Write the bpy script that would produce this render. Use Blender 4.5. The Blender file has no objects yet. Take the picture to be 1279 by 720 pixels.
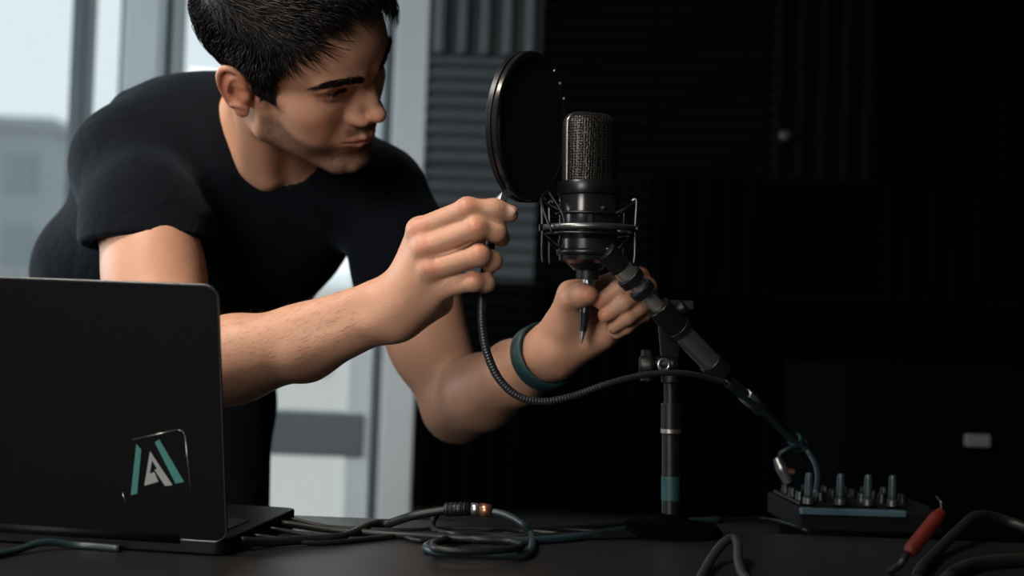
import bpy, bmesh, math, random
import numpy as np
from mathutils import Vector, Matrix, Quaternion

random.seed(7)
rng = np.random.default_rng(11)
scene = bpy.context.scene
C = scene.collection

# ------------------------------------------------------------------ camera
CAM = np.array([0.0, 0.0, 0.955])
PITCH = math.atan(40 / 1776.4)
ROLL = math.radians(2.2)
_f = np.array([0, math.cos(PITCH), math.sin(PITCH)])
_u0 = np.array([0, -math.sin(PITCH), math.cos(PITCH)])
_r0 = np.array([1.0, 0, 0])
CR = _r0 * math.cos(ROLL) + _u0 * math.sin(ROLL)
CU = _u0 * math.cos(ROLL) - _r0 * math.sin(ROLL)
FPX = 1776.4
cam = bpy.data.cameras.new('camera')
cam.sensor_width = 36
cam.lens = 50
cam.clip_start = 0.05
cam.clip_end = 500
cam.dof.use_dof = True
cam.dof.focus_distance = 1.32
cam.dof.aperture_fstop = 4.0
cam_o = bpy.data.objects.new('camera', cam)
C.objects.link(cam_o)
m3 = Matrix((CR, CU, -_f)).transposed()
cam_o.matrix_world = Matrix.Translation(CAM) @ m3.to_4x4()
scene.camera = cam_o

def P(px, py, Y):
    """world point at depth Y seen at photo pixel px,py (placing aid)"""
    d = _f + CR * ((px - 639.5) / FPX) + CU * ((360 - py) / FPX)
    return CAM + d * (Y / d[1])

# ------------------------------------------------------------------ world, lights, exposure
world = bpy.data.worlds.new('sky')
scene.world = world
world.use_nodes = True
nt = world.node_tree
bg = nt.nodes['Background']
bg.inputs[0].default_value = (0.80, 0.87, 0.89, 1)
bg.inputs[1].default_value = 1.15

def area(name, loc, target, sx, sy, power, col, spread=180):
    l = bpy.data.lights.new(name, 'AREA')
    l.shape = 'RECTANGLE'
    l.size, l.size_y = sx, sy
    l.energy = power
    l.color = col
    l.spread = math.radians(spread)
    o = bpy.data.objects.new(name, l)
    C.objects.link(o)
    o.location = loc
    o.rotation_euler = (Vector(target) - Vector(loc)).to_track_quat('-Z', 'Y').to_euler()
    return o

# daylight entering by the tall side window (left wall) and by the window in the back wall
area('daylight_side_window', (-2.58, 2.30, 1.62), (0.0, 2.30, 1.62), 1.7, 1.6, 46, (0.80, 0.92, 1.0))
# unseen soft fill added behind and left of the camera, aimed at the man
area('added_front_fill', (-1.35, -1.19, 1.75), (-0.25, 1.5, 1.05), 1.3, 1.2, 6, (1.0, 0.92, 0.84), 44)
# added warm key lamp, unseen, shining down from the upper left
area('added_key_light', (-1.00, 0.85, 2.55), (-0.25, 1.45, 1.0), 0.45, 0.45, 14, (1.0, 0.86, 0.72), 80)
scene.view_settings.view_transform = 'Standard'
scene.view_settings.look = 'None'
scene.view_settings.gamma = 1
scene.view_settings.use_curve_mapping = False
scene.view_settings.exposure = 0.0

# ------------------------------------------------------------------ helpers
def mat(name, col, rough=0.5, metal=0.0, bump=0.0, bscale=200, spec=0.5, coat=0.0, var=0.0, vscale=8, emis=None):
    m = bpy.data.materials.new(name)
    m.use_nodes = True
    n = m.node_tree
    b = n.nodes['Principled BSDF']
    b.inputs['Base Color'].default_value = (*col, 1)
    b.inputs['Roughness'].default_value = rough
    b.inputs['Metallic'].default_value = metal
    b.inputs['Specular IOR Level'].default_value = spec
    b.inputs['Coat Weight'].default_value = coat
    tc = n.nodes.new('ShaderNodeTexCoord')
    if bump:
        t = n.nodes.new('ShaderNodeTexNoise'); t.inputs['Scale'].default_value = bscale
        t.inputs['Detail'].default_value = 4
        n.links.new(tc.outputs['Object'], t.inputs['Vector'])
        bp = n.nodes.new('ShaderNodeBump'); bp.inputs['Strength'].default_value = bump
        bp.inputs['Distance'].default_value = 0.002
        n.links.new(t.outputs['Fac'], bp.inputs['Height'])
        n.links.new(bp.outputs['Normal'], b.inputs['Normal'])
    if var:
        t = n.nodes.new('ShaderNodeTexNoise'); t.inputs['Scale'].default_value = vscale
        t.inputs['Detail'].default_value = 5
        n.links.new(tc.outputs['Object'], t.inputs['Vector'])
        mx = n.nodes.new('ShaderNodeMix'); mx.data_type = 'RGBA'
        mx.inputs['A'].default_value = (*[c * (1 - var) for c in col], 1)
        mx.inputs['B'].default_value = (*[min(1, c * (1 + var)) for c in col], 1)
        n.links.new(t.outputs['Fac'], mx.inputs['Factor'])
        n.links.new(mx.outputs['Result'], b.inputs['Base Color'])
    if emis:
        b.inputs['Emission Color'].default_value = (*emis[0], 1)
        b.inputs['Emission Strength'].default_value = emis[1]
    return m

def mesh_obj(name, verts, faces, m, parent=None, smooth=False):
    me = bpy.data.meshes.new(name)
    me.from_pydata([tuple(map(float, v)) for v in verts], [], faces)
    me.update()
    if smooth:
        me.polygons.foreach_set('use_smooth', [True] * len(me.polygons))
    if m: me.materials.append(m)
    o = bpy.data.objects.new(name, me)
    C.objects.link(o)
    if parent: o.parent = parent
    return o

class MB:
    """collects shapes for ONE mesh object"""
    def __init__(self):
        self.v = []; self.f = []; self.sm = []
    def add(self, v, f, smooth=False):
        n = len(self.v)
        self.v += [tuple(map(float, p)) for p in v]
        self.f += [tuple(i + n for i in q) for q in f]
        self.sm += [smooth] * len(f)
        return self
    def box(self, c, s, rot=None):
        c = np.array(c, float); s = np.array(s, float) / 2
        q = np.array([[x, y, z] for x in (-1, 1) for y in (-1, 1) for z in (-1, 1)]) * s
        if rot is not None: q = q @ np.array(rot).T
        return self.add(q + c, [(0, 1, 3, 2), (4, 6, 7, 5), (0, 4, 5, 1), (2, 3, 7, 6), (0, 2, 6, 4), (1, 5, 7, 3)])
    def tube(self, pts, r, n=12, caps=True, smooth=True, flat=None):
        pts = np.array(pts, float); N = len(pts)
        rr = np.full(N, r) if np.isscalar(r) else np.array(r, float)
        t = np.gradient(pts, axis=0); t /= np.linalg.norm(t, axis=1)[:, None] + 1e-12
        a = np.array([0, 0, 1.0]) if abs(t[0][2]) < 0.9 else np.array([1.0, 0, 0])
        u = np.cross(t[0], a); u /= np.linalg.norm(u)
        vs = []
        for i in range(N):
            u = u - t[i] * np.dot(u, t[i]); u /= np.linalg.norm(u)
            w = np.cross(t[i], u)
            for k in range(n):
                an = 2 * math.pi * k / n
                vs.append(pts[i] + rr[i] * (u * math.cos(an) + w * math.sin(an)))
        fs = [(i * n + k, i * n + (k + 1) % n, (i + 1) * n + (k + 1) % n, (i + 1) * n + k) for i in range(N - 1) for k in range(n)]
        self.add(vs, fs, smooth)
        if caps:
            b = len(self.v) - N * n
            self.f.append(tuple(b + k for k in range(n))[::-1]); self.sm.append(False)
            self.f.append(tuple(b + (N - 1) * n + k for k in range(n))); self.sm.append(False)
        return self
    def cyl(self, a, b, r, n=24, r2=None):
        return self.tube([a, b], [r, r if r2 is None else r2], n)
    def lathe(self, prof, origin, axis, n=32, caps=True):
        """prof = [(dist along axis, radius)]; doubled points keep creases"""
        axis = np.array(axis, float); axis /= np.linalg.norm(axis)
        a = np.array([0, 0, 1.0]) if abs(axis[2]) < 0.9 else np.array([1.0, 0, 0])
        u = np.cross(axis, a); u /= np.linalg.norm(u); w = np.cross(axis, u)
        o = np.array(origin, float)
        for (s0, r0), (s1, r1) in zip(prof[:-1], prof[1:]):
            vs = []
            for s, r in ((s0, r0), (s1, r1)):
                for k in range(n):
                    an = 2 * math.pi * k / n
                    vs.append(o + axis * s + r * (u * math.cos(an) + w * math.sin(an)))
            self.add(vs, [(k, (k + 1) % n, n + (k + 1) % n, n + k) for k in range(n)], True)
        if caps:
            for (s, r), flip in ((prof[0], True), (prof[-1], False)):
                if r > 1e-5:
                    vs = [o + axis * s + r * (u * math.cos(2 * math.pi * k / n) + w * math.sin(2 * math.pi * k / n)) for k in range(n)]
                    q = tuple(range(n)); self.add(vs, [q[::-1] if flip else q])
        return self
    def torus(self, c, axis, R, r, n=48, m=10, sx=1.0):
        axis = np.array(axis, float); axis /= np.linalg.norm(axis)
        a = np.array([0, 0, 1.0]) if abs(axis[2]) < 0.9 else np.array([1.0, 0, 0])
        u = np.cross(axis, a); u /= np.linalg.norm(u); w = np.cross(axis, u)
        vs = []
        for i in range(n):
            an = 2 * math.pi * i / n
            d = u * math.cos(an) + w * math.sin(an)
            for k in range(m):
                b = 2 * math.pi * k / m
                vs.append(np.array(c) + d * (R + r * math.cos(b)) + axis * r * sx * math.sin(b))
        fs = [(i * m + k, ((i + 1) % n) * m + k, ((i + 1) % n) * m + (k + 1) % m, i * m + (k + 1) % m) for i in range(n) for k in range(m)]
        return self.add(vs, fs, True)
    def prism(self, poly, o, u, w, th):
        """polygon (2D) extruded by th along u x w"""
        o = np.array(o, float); u = np.array(u, float); w = np.array(w, float)
        nn = np.cross(u, w); nn /= np.linalg.norm(nn)
        n = len(poly)
        a = [o + u * x + w * y for x, y in poly]
        vs = a + [p + nn * th for p in a]
        fs = [tuple(range(n))[::-1], tuple(range(n, 2 * n))] + [(i, (i + 1) % n, n + (i + 1) % n, n + i) for i in range(n)]
        return self.add(vs, fs)
    def build(self, name, m, parent=None, bevel=0.0):
        me = bpy.data.meshes.new(name)
        me.from_pydata(self.v, [], self.f); me.update()
        me.polygons.foreach_set('use_smooth', self.sm)
        bm = bmesh.new(); bm.from_mesh(me)
        bmesh.ops.remove_doubles(bm, verts=bm.verts, dist=1e-6) if bevel else None
        bmesh.ops.recalc_face_normals(bm, faces=bm.faces)
        bm.to_mesh(me); bm.free()
        if m: me.materials.append(m)
        o = bpy.data.objects.new(name, me)
        C.objects.link(o)
        if parent: o.parent = parent
        if bevel:
            md = o.modifiers.new('bevel', 'BEVEL'); md.width = bevel; md.segments = 2; md.limit_method = 'ANGLE'
        return o

def thing(name, label, cat, loc=(0, 0, 0), group=None):
    """Empty at the base of a thing; parts are modelled in world space and parented with the inverse set"""
    o = bpy.data.objects.new(name, None)
    C.objects.link(o)
    o.location = tuple(map(float, loc)); o.empty_display_size = 0.05
    tag(o, label, cat, group)
    return o
def tag(o, label=None, cat=None, group=None, kind=None):
    if label: o['label'] = label
    if cat: o['category'] = cat
    if group: o['group'] = group
    if kind: o['kind'] = kind
    return o
def own(parent, *children):
    for c in children:
        c.parent = parent
        c.matrix_parent_inverse = Matrix.Translation(parent.location).inverted() if parent.type == 'EMPTY' else Matrix()
def struct(o):
    o['kind'] = 'structure'; return o
def spline(pts, n=8):
    """Catmull-Rom through pts"""
    p = np.array(pts, float)
    q = np.vstack([2 * p[0] - p[1], p, 2 * p[-1] - p[-2]])
    out = []
    for i in range(1, len(q) - 2):
        for t in np.linspace(0, 1, n, endpoint=False):
            a, b, c, d = q[i - 1], q[i], q[i + 1], q[i + 2]
            out.append(0.5 * (2 * b + (c - a) * t + (2 * a - 5 * b + 4 * c - d) * t ** 2 + (3 * b - a - 3 * c + d) * t ** 3))
    out.append(p[-1])
    return np.array(out)
def unit(v):
    v = np.array(v, float); return v / np.linalg.norm(v)

# ------------------------------------------------------------------ materials
def skin_material():
    m = bpy.data.materials.new('skin'); m.use_nodes = True
    n = m.node_tree; b = n.nodes['Principled BSDF']; lk = n.links.new
    tc = n.nodes.new('ShaderNodeTexCoord')
    def noise(sc, det=4, rough=.5):
        t = n.nodes.new('ShaderNodeTexNoise'); t.inputs['Scale'].default_value = sc; t.inputs['Detail'].default_value = det
        t.inputs['Roughness'].default_value = rough
        lk(tc.outputs['Object'], t.inputs['Vector']); return t.outputs['Fac']
    def at(nm):
        a = n.nodes.new('ShaderNodeAttribute'); a.attribute_name = nm; return a.outputs['Fac']
    def mix(fac, a, c):
        x = n.nodes.new('ShaderNodeMix'); x.data_type = 'RGBA'
        if isinstance(fac, float): x.inputs['Factor'].default_value = fac
        else: lk(fac, x.inputs['Factor'])
        for s, v in (('A', a), ('B', c)):
            if isinstance(v, tuple): x.inputs[s].default_value = (*v, 1)
            else: lk(v, x.inputs[s])
        return x.outputs['Result']
    def mathn(op, a, c):
        x = n.nodes.new('ShaderNodeMath'); x.operation = op
        for i, v in enumerate((a, c)):
            if isinstance(v, (int, float)): x.inputs[i].default_value = v
            else: lk(v, x.inputs[i])
        x.use_clamp = True
        return x.outputs[0]
    c = mix(noise(28, 5), (0.41, 0.215, 0.138), (0.53, 0.295, 0.200))
    c = mix(mathn('MULTIPLY', at('red'), .65), c, (0.50, 0.165, 0.095))
    c = mix(mathn('MULTIPLY', at('lip'), .75), c, (0.36, 0.13, 0.095))
    dots = mathn('GREATER_THAN', noise(1500, 2), .50)
    st = mathn('MULTIPLY', at('stubble'), mathn('ADD', mathn('MULTIPLY', dots, .45), .46))
    c = mix(st, c, (0.045, 0.030, 0.026))
    c = mix(at('nail'), c, (0.60, 0.38, 0.30))
    lk(c, b.inputs['Base Color'])
    b.inputs['Roughness'].default_value = .48
    b.inputs['Specular IOR Level'].default_value = .42
    b.inputs['Subsurface Weight'].default_value = .12
    b.inputs['Subsurface Radius'].default_value = (0.9, 0.35, 0.2)
    b.inputs['Subsurface Scale'].default_value = .006
    bp = n.nodes.new('ShaderNodeBump'); bp.inputs['Strength'].default_value = .40; bp.inputs['Distance'].default_value = .0014
    lk(mathn('ADD', mathn('MULTIPLY', noise(420, 3), .6), mathn('MULTIPLY', noise(130, 3), .35)), bp.inputs['Height'])
    lk(bp.outputs['Normal'], b.inputs['Normal'])
    return m
def fabric_material(name, col, scale=2400, sheen=.05, bump=.25):
    m = mat(name, col, .85, spec=.08)
    n = m.node_tree; b = n.nodes['Principled BSDF']
    b.inputs['Sheen Weight'].default_value = sheen; b.inputs['Sheen Roughness'].default_value = .5
    b.inputs['Sheen Tint'].default_value = (.55, .75, 1, 1)
    tc = n.nodes.new('ShaderNodeTexCoord')
    t = n.nodes.new('ShaderNodeTexNoise'); t.inputs['Scale'].default_value = 26; t.inputs['Detail'].default_value = 3; t.inputs['Distortion'].default_value = 1.2
    n.links.new(tc.outputs['Object'], t.inputs['Vector'])
    bp = n.nodes.new('ShaderNodeBump'); bp.inputs['Strength'].default_value = bump; bp.inputs['Distance'].default_value = .012
    n.links.new(t.outputs['Fac'], bp.inputs['Height']); n.links.new(bp.outputs['Normal'], b.inputs['Normal'])
    return m
M_skin = skin_material()
M_eye = mat('eye_white', (.55, .50, .46), .15)
M_iris = mat('iris', (.030, .016, .009), .08)
M_hair = mat('hair', (.0065, .0055, .0055), .45, spec=.22)
M_shirt = fabric_material('shirt_cotton', (.0022, .0036, .0060))
M_trouser = fabric_material('trouser_cloth', (.005, .007, .010))
M_shoe = mat('shoe_leather', (.01, .01, .011), .5)
M_black = mat('black_plastic', (.006, .007, .008), .42, spec=.35)
M_matte = mat('matte_black', (.004, .0045, .005), .7, bump=.2, bscale=500, spec=.12)
M_gloss = mat('gloss_black', (.010, .011, .013), .22)
M_dark = mat('dark_metal', (.035, .038, .042), .35, .85)
M_chrome = mat('chrome_tube', (.80, .76, .72), .30, .92)
M_steel = mat('brushed_steel', (.50, .50, .50), .30, .95)
M_copper = mat('copper_band', (.42, .22, .13), .35, .9)
M_rubber = mat('cable_rubber', (.006, .0075, .009), .45, spec=.3)
M_tealcable = mat('cable_blue_grey', (.014, .030, .038), .42)
M_teal = mat('teal_tape', (.006, .045, .047), .5)
M_band = mat('teal_silicone', (.006, .034, .037), .5, bump=.5, bscale=260, var=.5, vscale=120)
M_red = mat('red_plastic', (.085, .010, .006), .5, spec=.2)
M_white = mat('white_label', (.10, .105, .115), .6)
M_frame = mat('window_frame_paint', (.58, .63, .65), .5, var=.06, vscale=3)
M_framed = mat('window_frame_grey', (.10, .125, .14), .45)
M_wall = mat('wall_paint', (.022, .025, .028), .8, bump=.15, bscale=60)
M_wallw = mat('wall_light_paint', (.30, .33, .35), .8, bump=.15, bscale=60)
M_floor = mat('floor_boards', (.035, .03, .027), .5, var=.3, vscale=4)
M_ceil = mat('ceiling_paint', (.05, .055, .06), .9)
M_foam_lit = mat('foam_lit_tone', (.10, .118, .128), .95, bump=.5, bscale=400)  # foam toned lighter, standing in for window light on the nearest tiles
M_foam_dim = mat('foam_shade_tone', (.0040, .0052, .0062), .95, bump=.5, bscale=400, spec=.02)
M_foamk = mat('foam_darkest_tone', (.0012, .0015, .0020), .95, bump=.5, bscale=400, spec=.01)  # darkest shade tone of the tiles; plain deep black on absorber, rack, foot
M_table = mat('table_laminate', (.0055, .0066, .0074), .42, spec=.6, bump=.08, bscale=220, var=.35, vscale=14)
M_lid = mat('laptop_shell', (.0028, .0035, .0045), .45, spec=.10)
M_lidedge = mat('laptop_edge', (.10, .11, .115), .3, .8)
M_fac = mat('facade_grey', (.27, .29, .30), .9, var=.12, vscale=.3)
M_fac2 = mat('facade_pale', (.66, .62, .58), .9, var=.06, vscale=.3)
M_pane = mat('far_pane', (.21, .235, .25), .6)
def glass_material():
    m = bpy.data.materials.new('window_glass'); m.use_nodes = True
    n = m.node_tree; n.nodes.clear()
    o = n.nodes.new('ShaderNodeOutputMaterial'); t = n.nodes.new('ShaderNodeBsdfTransparent'); g = n.nodes.new('ShaderNodeBsdfGlossy')
    g.inputs['Roughness'].default_value = .02; t.inputs['Color'].default_value = (.93, .96, .97, 1)
    x = n.nodes.new('ShaderNodeMixShader'); x.inputs[0].default_value = .05
    n.links.new(t.outputs[0], x.inputs[1]); n.links.new(g.outputs[0], x.inputs[2]); n.links.new(x.outputs[0], o.inputs[0])
    return m
M_glass = glass_material()

# ------------------------------------------------------------------ the room
YB = 3.60           # inner face of the back wall
def sbox(name, lo, hi, m, parent=None, bevel=0):
    lo = np.array(lo, float); hi = np.array(hi, float)
    o = MB().box((lo + hi) / 2, hi - lo).build(name, m, parent, bevel)
    if parent is None: struct(o)
    return o
sbox('floor', (-2.6, -1.2, -.1), (2.6, YB + .2, 0), M_floor)
sbox('ceiling', (-2.6, -1.2, 2.7), (2.6, YB + .2, 2.8), M_ceil)
sbox('wall_right', (2.6, -1.2, 0), (2.75, YB + .2, 2.7), M_wall)
wf = MB()
for lo, hi in (((-2.6, -1.35, 0), (-2.0, -1.2, 2.7)), ((-.7, -1.35, 0), (2.6, -1.2, 2.7)), ((-2.0, -1.35, 0), (-.7, -1.2, 1.15)), ((-2.0, -1.35, 2.35), (-.7, -1.2, 2.7))):
    wf.box((np.array(lo) + np.array(hi)) / 2, np.array(hi) - np.array(lo))
struct(wf.build('wall_front', M_wall))
w3 = MB()
for z in (1.17, 1.75, 2.33): w3.box((-1.35, -1.28, z), (1.3, .08, .04))
for x in (-1.98, -1.35, -.72): w3.box((x, -1.28, 1.75), (.04, .08, 1.2))
struct(w3.build('added_fill_window', M_framed))  # unseen window frame added around the frontal fill light
wx0, wx1, wz0, wz1 = -2.45, -.24, .18, 2.62        # opening in the back wall
wb = MB()
for lo, hi in (((wx1, YB, 0), (2.6, YB + .2, 2.7)), ((-2.6, YB, 0), (wx0, YB + .2, 2.7)), ((wx0, YB, 0), (wx1, YB + .2, wz0)), ((wx0, YB, wz1), (wx1, YB + .2, 2.7))):
    wb.box((np.array(lo) + np.array(hi)) / 2, np.array(hi) - np.array(lo))
struct(wb.build('wall_back', M_wall))
wl = MB()
for lo, hi in (((-2.75, -1.2, 0), (-2.6, 1.35, 2.7)), ((-2.75, 3.25, 0), (-2.6, YB + .2, 2.7)), ((-2.75, 1.35, 0), (-2.6, 3.25, .75)), ((-2.75, 1.35, 2.5), (-2.6, 3.25, 2.7))):
    wl.box((np.array(lo) + np.array(hi)) / 2, np.array(hi) - np.array(lo))
struct(wl.build('wall_left', M_wallw))

def xat(px, py, Y): return P(px, py, Y)[0]
# window in the back wall: outer frame with mullions, pier, transom and panes
win = MB()
for lo, hi in (((wx0, YB + .02, wz0), (wx0 + .05, YB + .14, wz1)), ((wx0, YB + .02, wz0), (wx1, YB + .14, wz0 + .06)), ((wx0, YB + .02, wz1 - .06), (wx1, YB + .14, wz1))):
    win.box((np.array(lo) + np.array(hi)) / 2, np.array(hi) - np.array(lo))
window = struct(win.build('window_1', M_framed))
def bar(name, px0, px1, py, y0, y1, m, z0=wz0, z1=wz1, bevel=.004):
    x0, x1 = xat(px0, py, y0), xat(px1, py, y0)
    return sbox(name, (x0, y0, z0), (x1, y1, z1), m, window, bevel)
bar('mullion', 86, 104, 100, YB + .02, YB + .12, M_framed)
bar('mullion', 148, 153, 80, YB - .02, YB + .1, M_framed)
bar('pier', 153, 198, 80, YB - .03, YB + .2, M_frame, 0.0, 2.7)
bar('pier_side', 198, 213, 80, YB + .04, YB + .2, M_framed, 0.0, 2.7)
bar('sash', 446, 476, 200, YB + .03, YB + .10, M_frame)
bar('mullion', 476, 492, 200, YB + .06, YB + .16, M_framed)
bar('jamb', 488, 530, 200, YB - .03, YB + .12, M_frame, 0.0, 2.7)
zt0, zt1 = P(385, 571, YB)[2], P(385, 516, YB)[2]
xa, xb = xat(220, 540, YB), xat(452, 540, YB)
sbox('transom', (wx0 + .05, YB + .02, zt0), (xb, YB + .12, zt1), M_framed, window, .004)
for a, b in ((wx0 + .05, xat(95, 100, YB)), (xat(95, 100, YB), xat(150, 80, YB)), (xat(215, 80, YB), xat(455, 300, YB))):
    for z0, z1 in ((wz0 + .05, zt0), (zt1, wz1 - .05)):
        sbox('pane', (a, YB + .075, z0), (b, YB + .081, z1), M_glass, window)
# side window in the left wall, the frame that daylight enters through
w2 = MB()
for z in (.78, 2.47): w2.box((-2.67, 2.3, z), (.1, 1.9, .06))
for y in (1.38, 2.3, 3.22): w2.box((-2.67, y, 1.62), (.1, .06, 1.75))
struct(w2.build('window_2', M_frame))
trim = sbox('baseboard_back', (wx1, YB - .015, 0), (2.6, YB, .09), M_wall)

# acoustic foam tiles on the back wall
def foam(x0, x1, z0, z1, pitch, vertical, m, label, depth=.05):
    o = MB(); y = YB
    L = (x1 - x0) if vertical else (z1 - z0)
    n = max(2, int(round(L / pitch))); p = L / n
    base = .018
    prof = [(0, base)]
    for i in range(n):
        prof += [(i * p + .12 * p, base), (i * p + .38 * p, depth), (i * p + .62 * p, depth), (i * p + .88 * p, base)]
    prof += [(L, base)]
    v = []; f = []
    for s, d in prof:
        for e in (0, 1):
            for q in (d, 0.0):
                if vertical: v.append((x0 + s, y - q, (z0, z1)[e]))
                else: v.append(((x0, x1)[e], y - q, z0 + s))
    for i in range(len(prof) - 1):
        a = i * 4; b = a + 4
        f += [(a, b, b + 2, a + 2), (a, a + 1, b + 1, b), (a + 2, b + 2, b + 3, a + 3)]
    f += [(0, 2, 3, 1), (len(v) - 4, len(v) - 3, len(v) - 1, len(v) - 2)]
    o.add(v, f)
    ob = o.build('acoustic_panel', m)
    return tag(ob, label, 'foam panel', 'acoustic foam panels on the back wall')
fx0 = xat(533, 150, YB - .05)
fz = P(600, 66, YB - .05)[2]
W = .285
g = .004
rows_ = ['top row', 'second row', 'third row', 'fourth row', 'lowest row']
cols_ = ['next to the window', 'second from the window', 'third from the window', 'fourth from the window', 'fifth from the window', 'sixth from the window']
for c in range(6):
    for r in range(5):
        x0 = fx0 + c * W; z0 = fz - r * W
        vert = (c, r) in ((0, 0), (3, 0), (3, 1), (2, 2), (1, 3), (4, 2), (5, 1), (3, 4), (0, 4))
        m = M_foam_lit if (c == 0 and r < 3) else (M_foam_dim if c + r < 4 and c < 3 or c == 3 and r < 2 else M_foamk)  # light falloff away from the window is put into the tile colours
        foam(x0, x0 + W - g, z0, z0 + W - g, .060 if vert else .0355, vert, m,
             '%s foam panel with %s wedges, %s, %s' % ('lit-toned' if m is M_foam_lit else 'shade-toned', 'vertical' if vert else 'horizontal', rows_[r], cols_[c]))
# low black absorber standing under the tiles
sb = P(508, 560, YB - .16)
ab = MB()
az1 = fz - 4 * W - .03
ab.box(((sb[0] + 2.2) / 2, YB - .125, az1 / 2), (2.2 - sb[0], .09, az1), None)
tag(ab.build('bass_absorber', M_foamk, None, .012), 'long low black absorber block along the wall under the foam panels', 'absorber')

# far buildings beyond the window
def building(name, px0, px1, ptop, Y, depth, m, label, floors, cols, zb=-30, pw=.55, ph=.5):
    a, b = P(px0, ptop, Y), P(px1, ptop, Y)
    x0, x1, zt = a[0], b[0], (a[2] + b[2]) / 2
    root = thing(name, label, 'building', ((x0 + x1) / 2, Y + depth / 2, zb))
    w = MB().box(((x0 + x1) / 2, Y + depth / 2, (zb + zt) / 2), (x1 - x0, depth, zt - zb)).build('wall', m)
    rf = MB().box(((x0 + x1) / 2, Y + depth / 2, zt + .15), (x1 - x0 + .5, depth + .5, .5)).build('roof_parapet', m)
    own(root, w, rf)
    cw = (x1 - x0) / cols; fh = 3.0
    me = None
    for i in range(floors):
        for j in range(cols):
            c = Vector((x0 + (j + .5) * cw, Y - .03, zt - 2.0 - i * fh))
            if me is None:
                o = MB().box((0, 0, 0), (cw * pw, .12, fh * ph)).build('window', M_pane); me = o.data
            else:
                o = bpy.data.objects.new('window', me); C.objects.link(o)
            own(root, o); o.location = c
    return root
building('office_building', -330, 62, 152, 60, 16, M_fac, 'grey office block far away behind the left window pane', 5, 6)
building('apartment_building', 300, 432, 372, 46, 12, M_fac2, 'pale far apartment block seen under the bent torso through the window', 1, 3, pw=.28, ph=.3)
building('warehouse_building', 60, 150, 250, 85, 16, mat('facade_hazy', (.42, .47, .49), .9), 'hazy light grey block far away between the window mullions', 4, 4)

# housing added for the unseen key lamp, in front of the desk
lamp = thing('added_key_lamp', 'added square key lamp, unseen, above the desk front', 'lamp', (-1.0, .85, 2.7))
own(lamp, MB().box((-1.0, .85, 2.63), (.5, .5, .14)).build('housing', M_black, None, .01))

# ------------------------------------------------------------------ the desk
TZ = .75
tb = thing('desk', 'dark desk top covered with cables and recording gear', 'desk', (0.1, 1.0, 0))
own(tb, MB().box((.1, .92, TZ - .015), (2.6, 1.04, .03)).build('desk_top', M_table, None, .003))
for x in (-1.1, 1.3):
    for y in (.48, 1.38):
        own(tb, MB().box((x, y, (TZ - .03) / 2), (.05, .05, TZ - .03)).build('leg', M_dark, None, .004))

# ------------------------------------------------------------------ laptop
AL = math.radians(8)
lb = np.array([math.sin(AL), math.cos(AL), 0]); lr = np.array([math.cos(AL), -math.sin(AL), 0]); lz = np.array([0, 0, 1.0])
hc = np.array([-.228, 1.18, TZ + .001])
LW, LD, LH = .345, .205, .217
tilt = math.radians(13)
lu = lz * math.cos(tilt) - lb * math.sin(tilt)
def rrect(w, h, r, n=6):
    out = []
    for cx, cy, a0 in ((w - r, h - r, 0), (r, h - r, 90), (r, r, 180), (w - r, r, 270)):
        for i in range(n + 1):
            a = math.radians(a0 + 90 * i / n); out.append((cx + r * math.cos(a), cy + r * math.sin(a)))
    return out
lap = thing('laptop', 'open black laptop seen from behind with a triangular logo sticker on its lid', 'laptop', hc - lr * LW / 2)
o0 = hc - lr * LW
base = MB().prism(rrect(LW, LD, .012), o0, lr, lb, .014).build('base', M_lid, None, .0015)
keys = []
own(lap, base)
deck = MB().prism(rrect(LW - .03, LD - .11, .004), o0 + lr * .015 + lb * .015 + lz * .0142, lr, lb, .0006).build('keyboard', M_matte)
own(lap, deck)
pad = MB().prism(rrect(.11, .07, .004), o0 + lr * (LW / 2 - .055) + lb * .14 + lz * .0142, lr, lb, .0005).build('touchpad', M_gloss); own(lap, pad)
ho = o0 + lz * .012 + lb * .004
hin = MB().cyl(ho + lr * .04, ho + lr * (LW - .04), .006, 16).build('hinge', M_lid); own(lap, hin)
nl = unit(np.cross(lr, lu))            # points away from the camera?
if nl[1] < 0: nl = -nl
lo_ = ho
lid = MB().prism(rrect(LW, LH, .011, 8), lo_ - nl * .0035, lr, lu, -.0001)
lid = MB()
ring = rrect(LW, LH, .011, 8)
lid.prism(ring, lo_ - nl * .004, lr, lu, .006 if np.dot(np.cross(lr, lu), nl) > 0 else -.006)
lid = lid.build('lid', M_lid, None, .0012); own(lap, lid)
rimp = [lo_ + lr * x + lu * y - nl * .0005 for x, y in ring]; rimp = rimp[18:] + rimp[:18]
# thin bright chamfer line all round the lid
ch = MB(); pts = [lo_ + lr * (LW / 2 + (x - LW / 2) * 1.0012) + lu * (LH / 2 + (y - LH / 2) * 1.0012) - nl * .0037 for x, y in ring]
ch.tube(pts + [pts[0]], .0006, 6, False)
ch = ch.build('edge_trim', M_lidedge); ch.parent = lid; ch.matrix_parent_inverse = Matrix()
scr = MB().prism(rrect(LW - .012, LH - .014, .006), lo_ + lr * .006 + lu * .007 + nl * .0022, lr, lu, .0003).build('screen', M_gloss); own(lap, scr)
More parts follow.
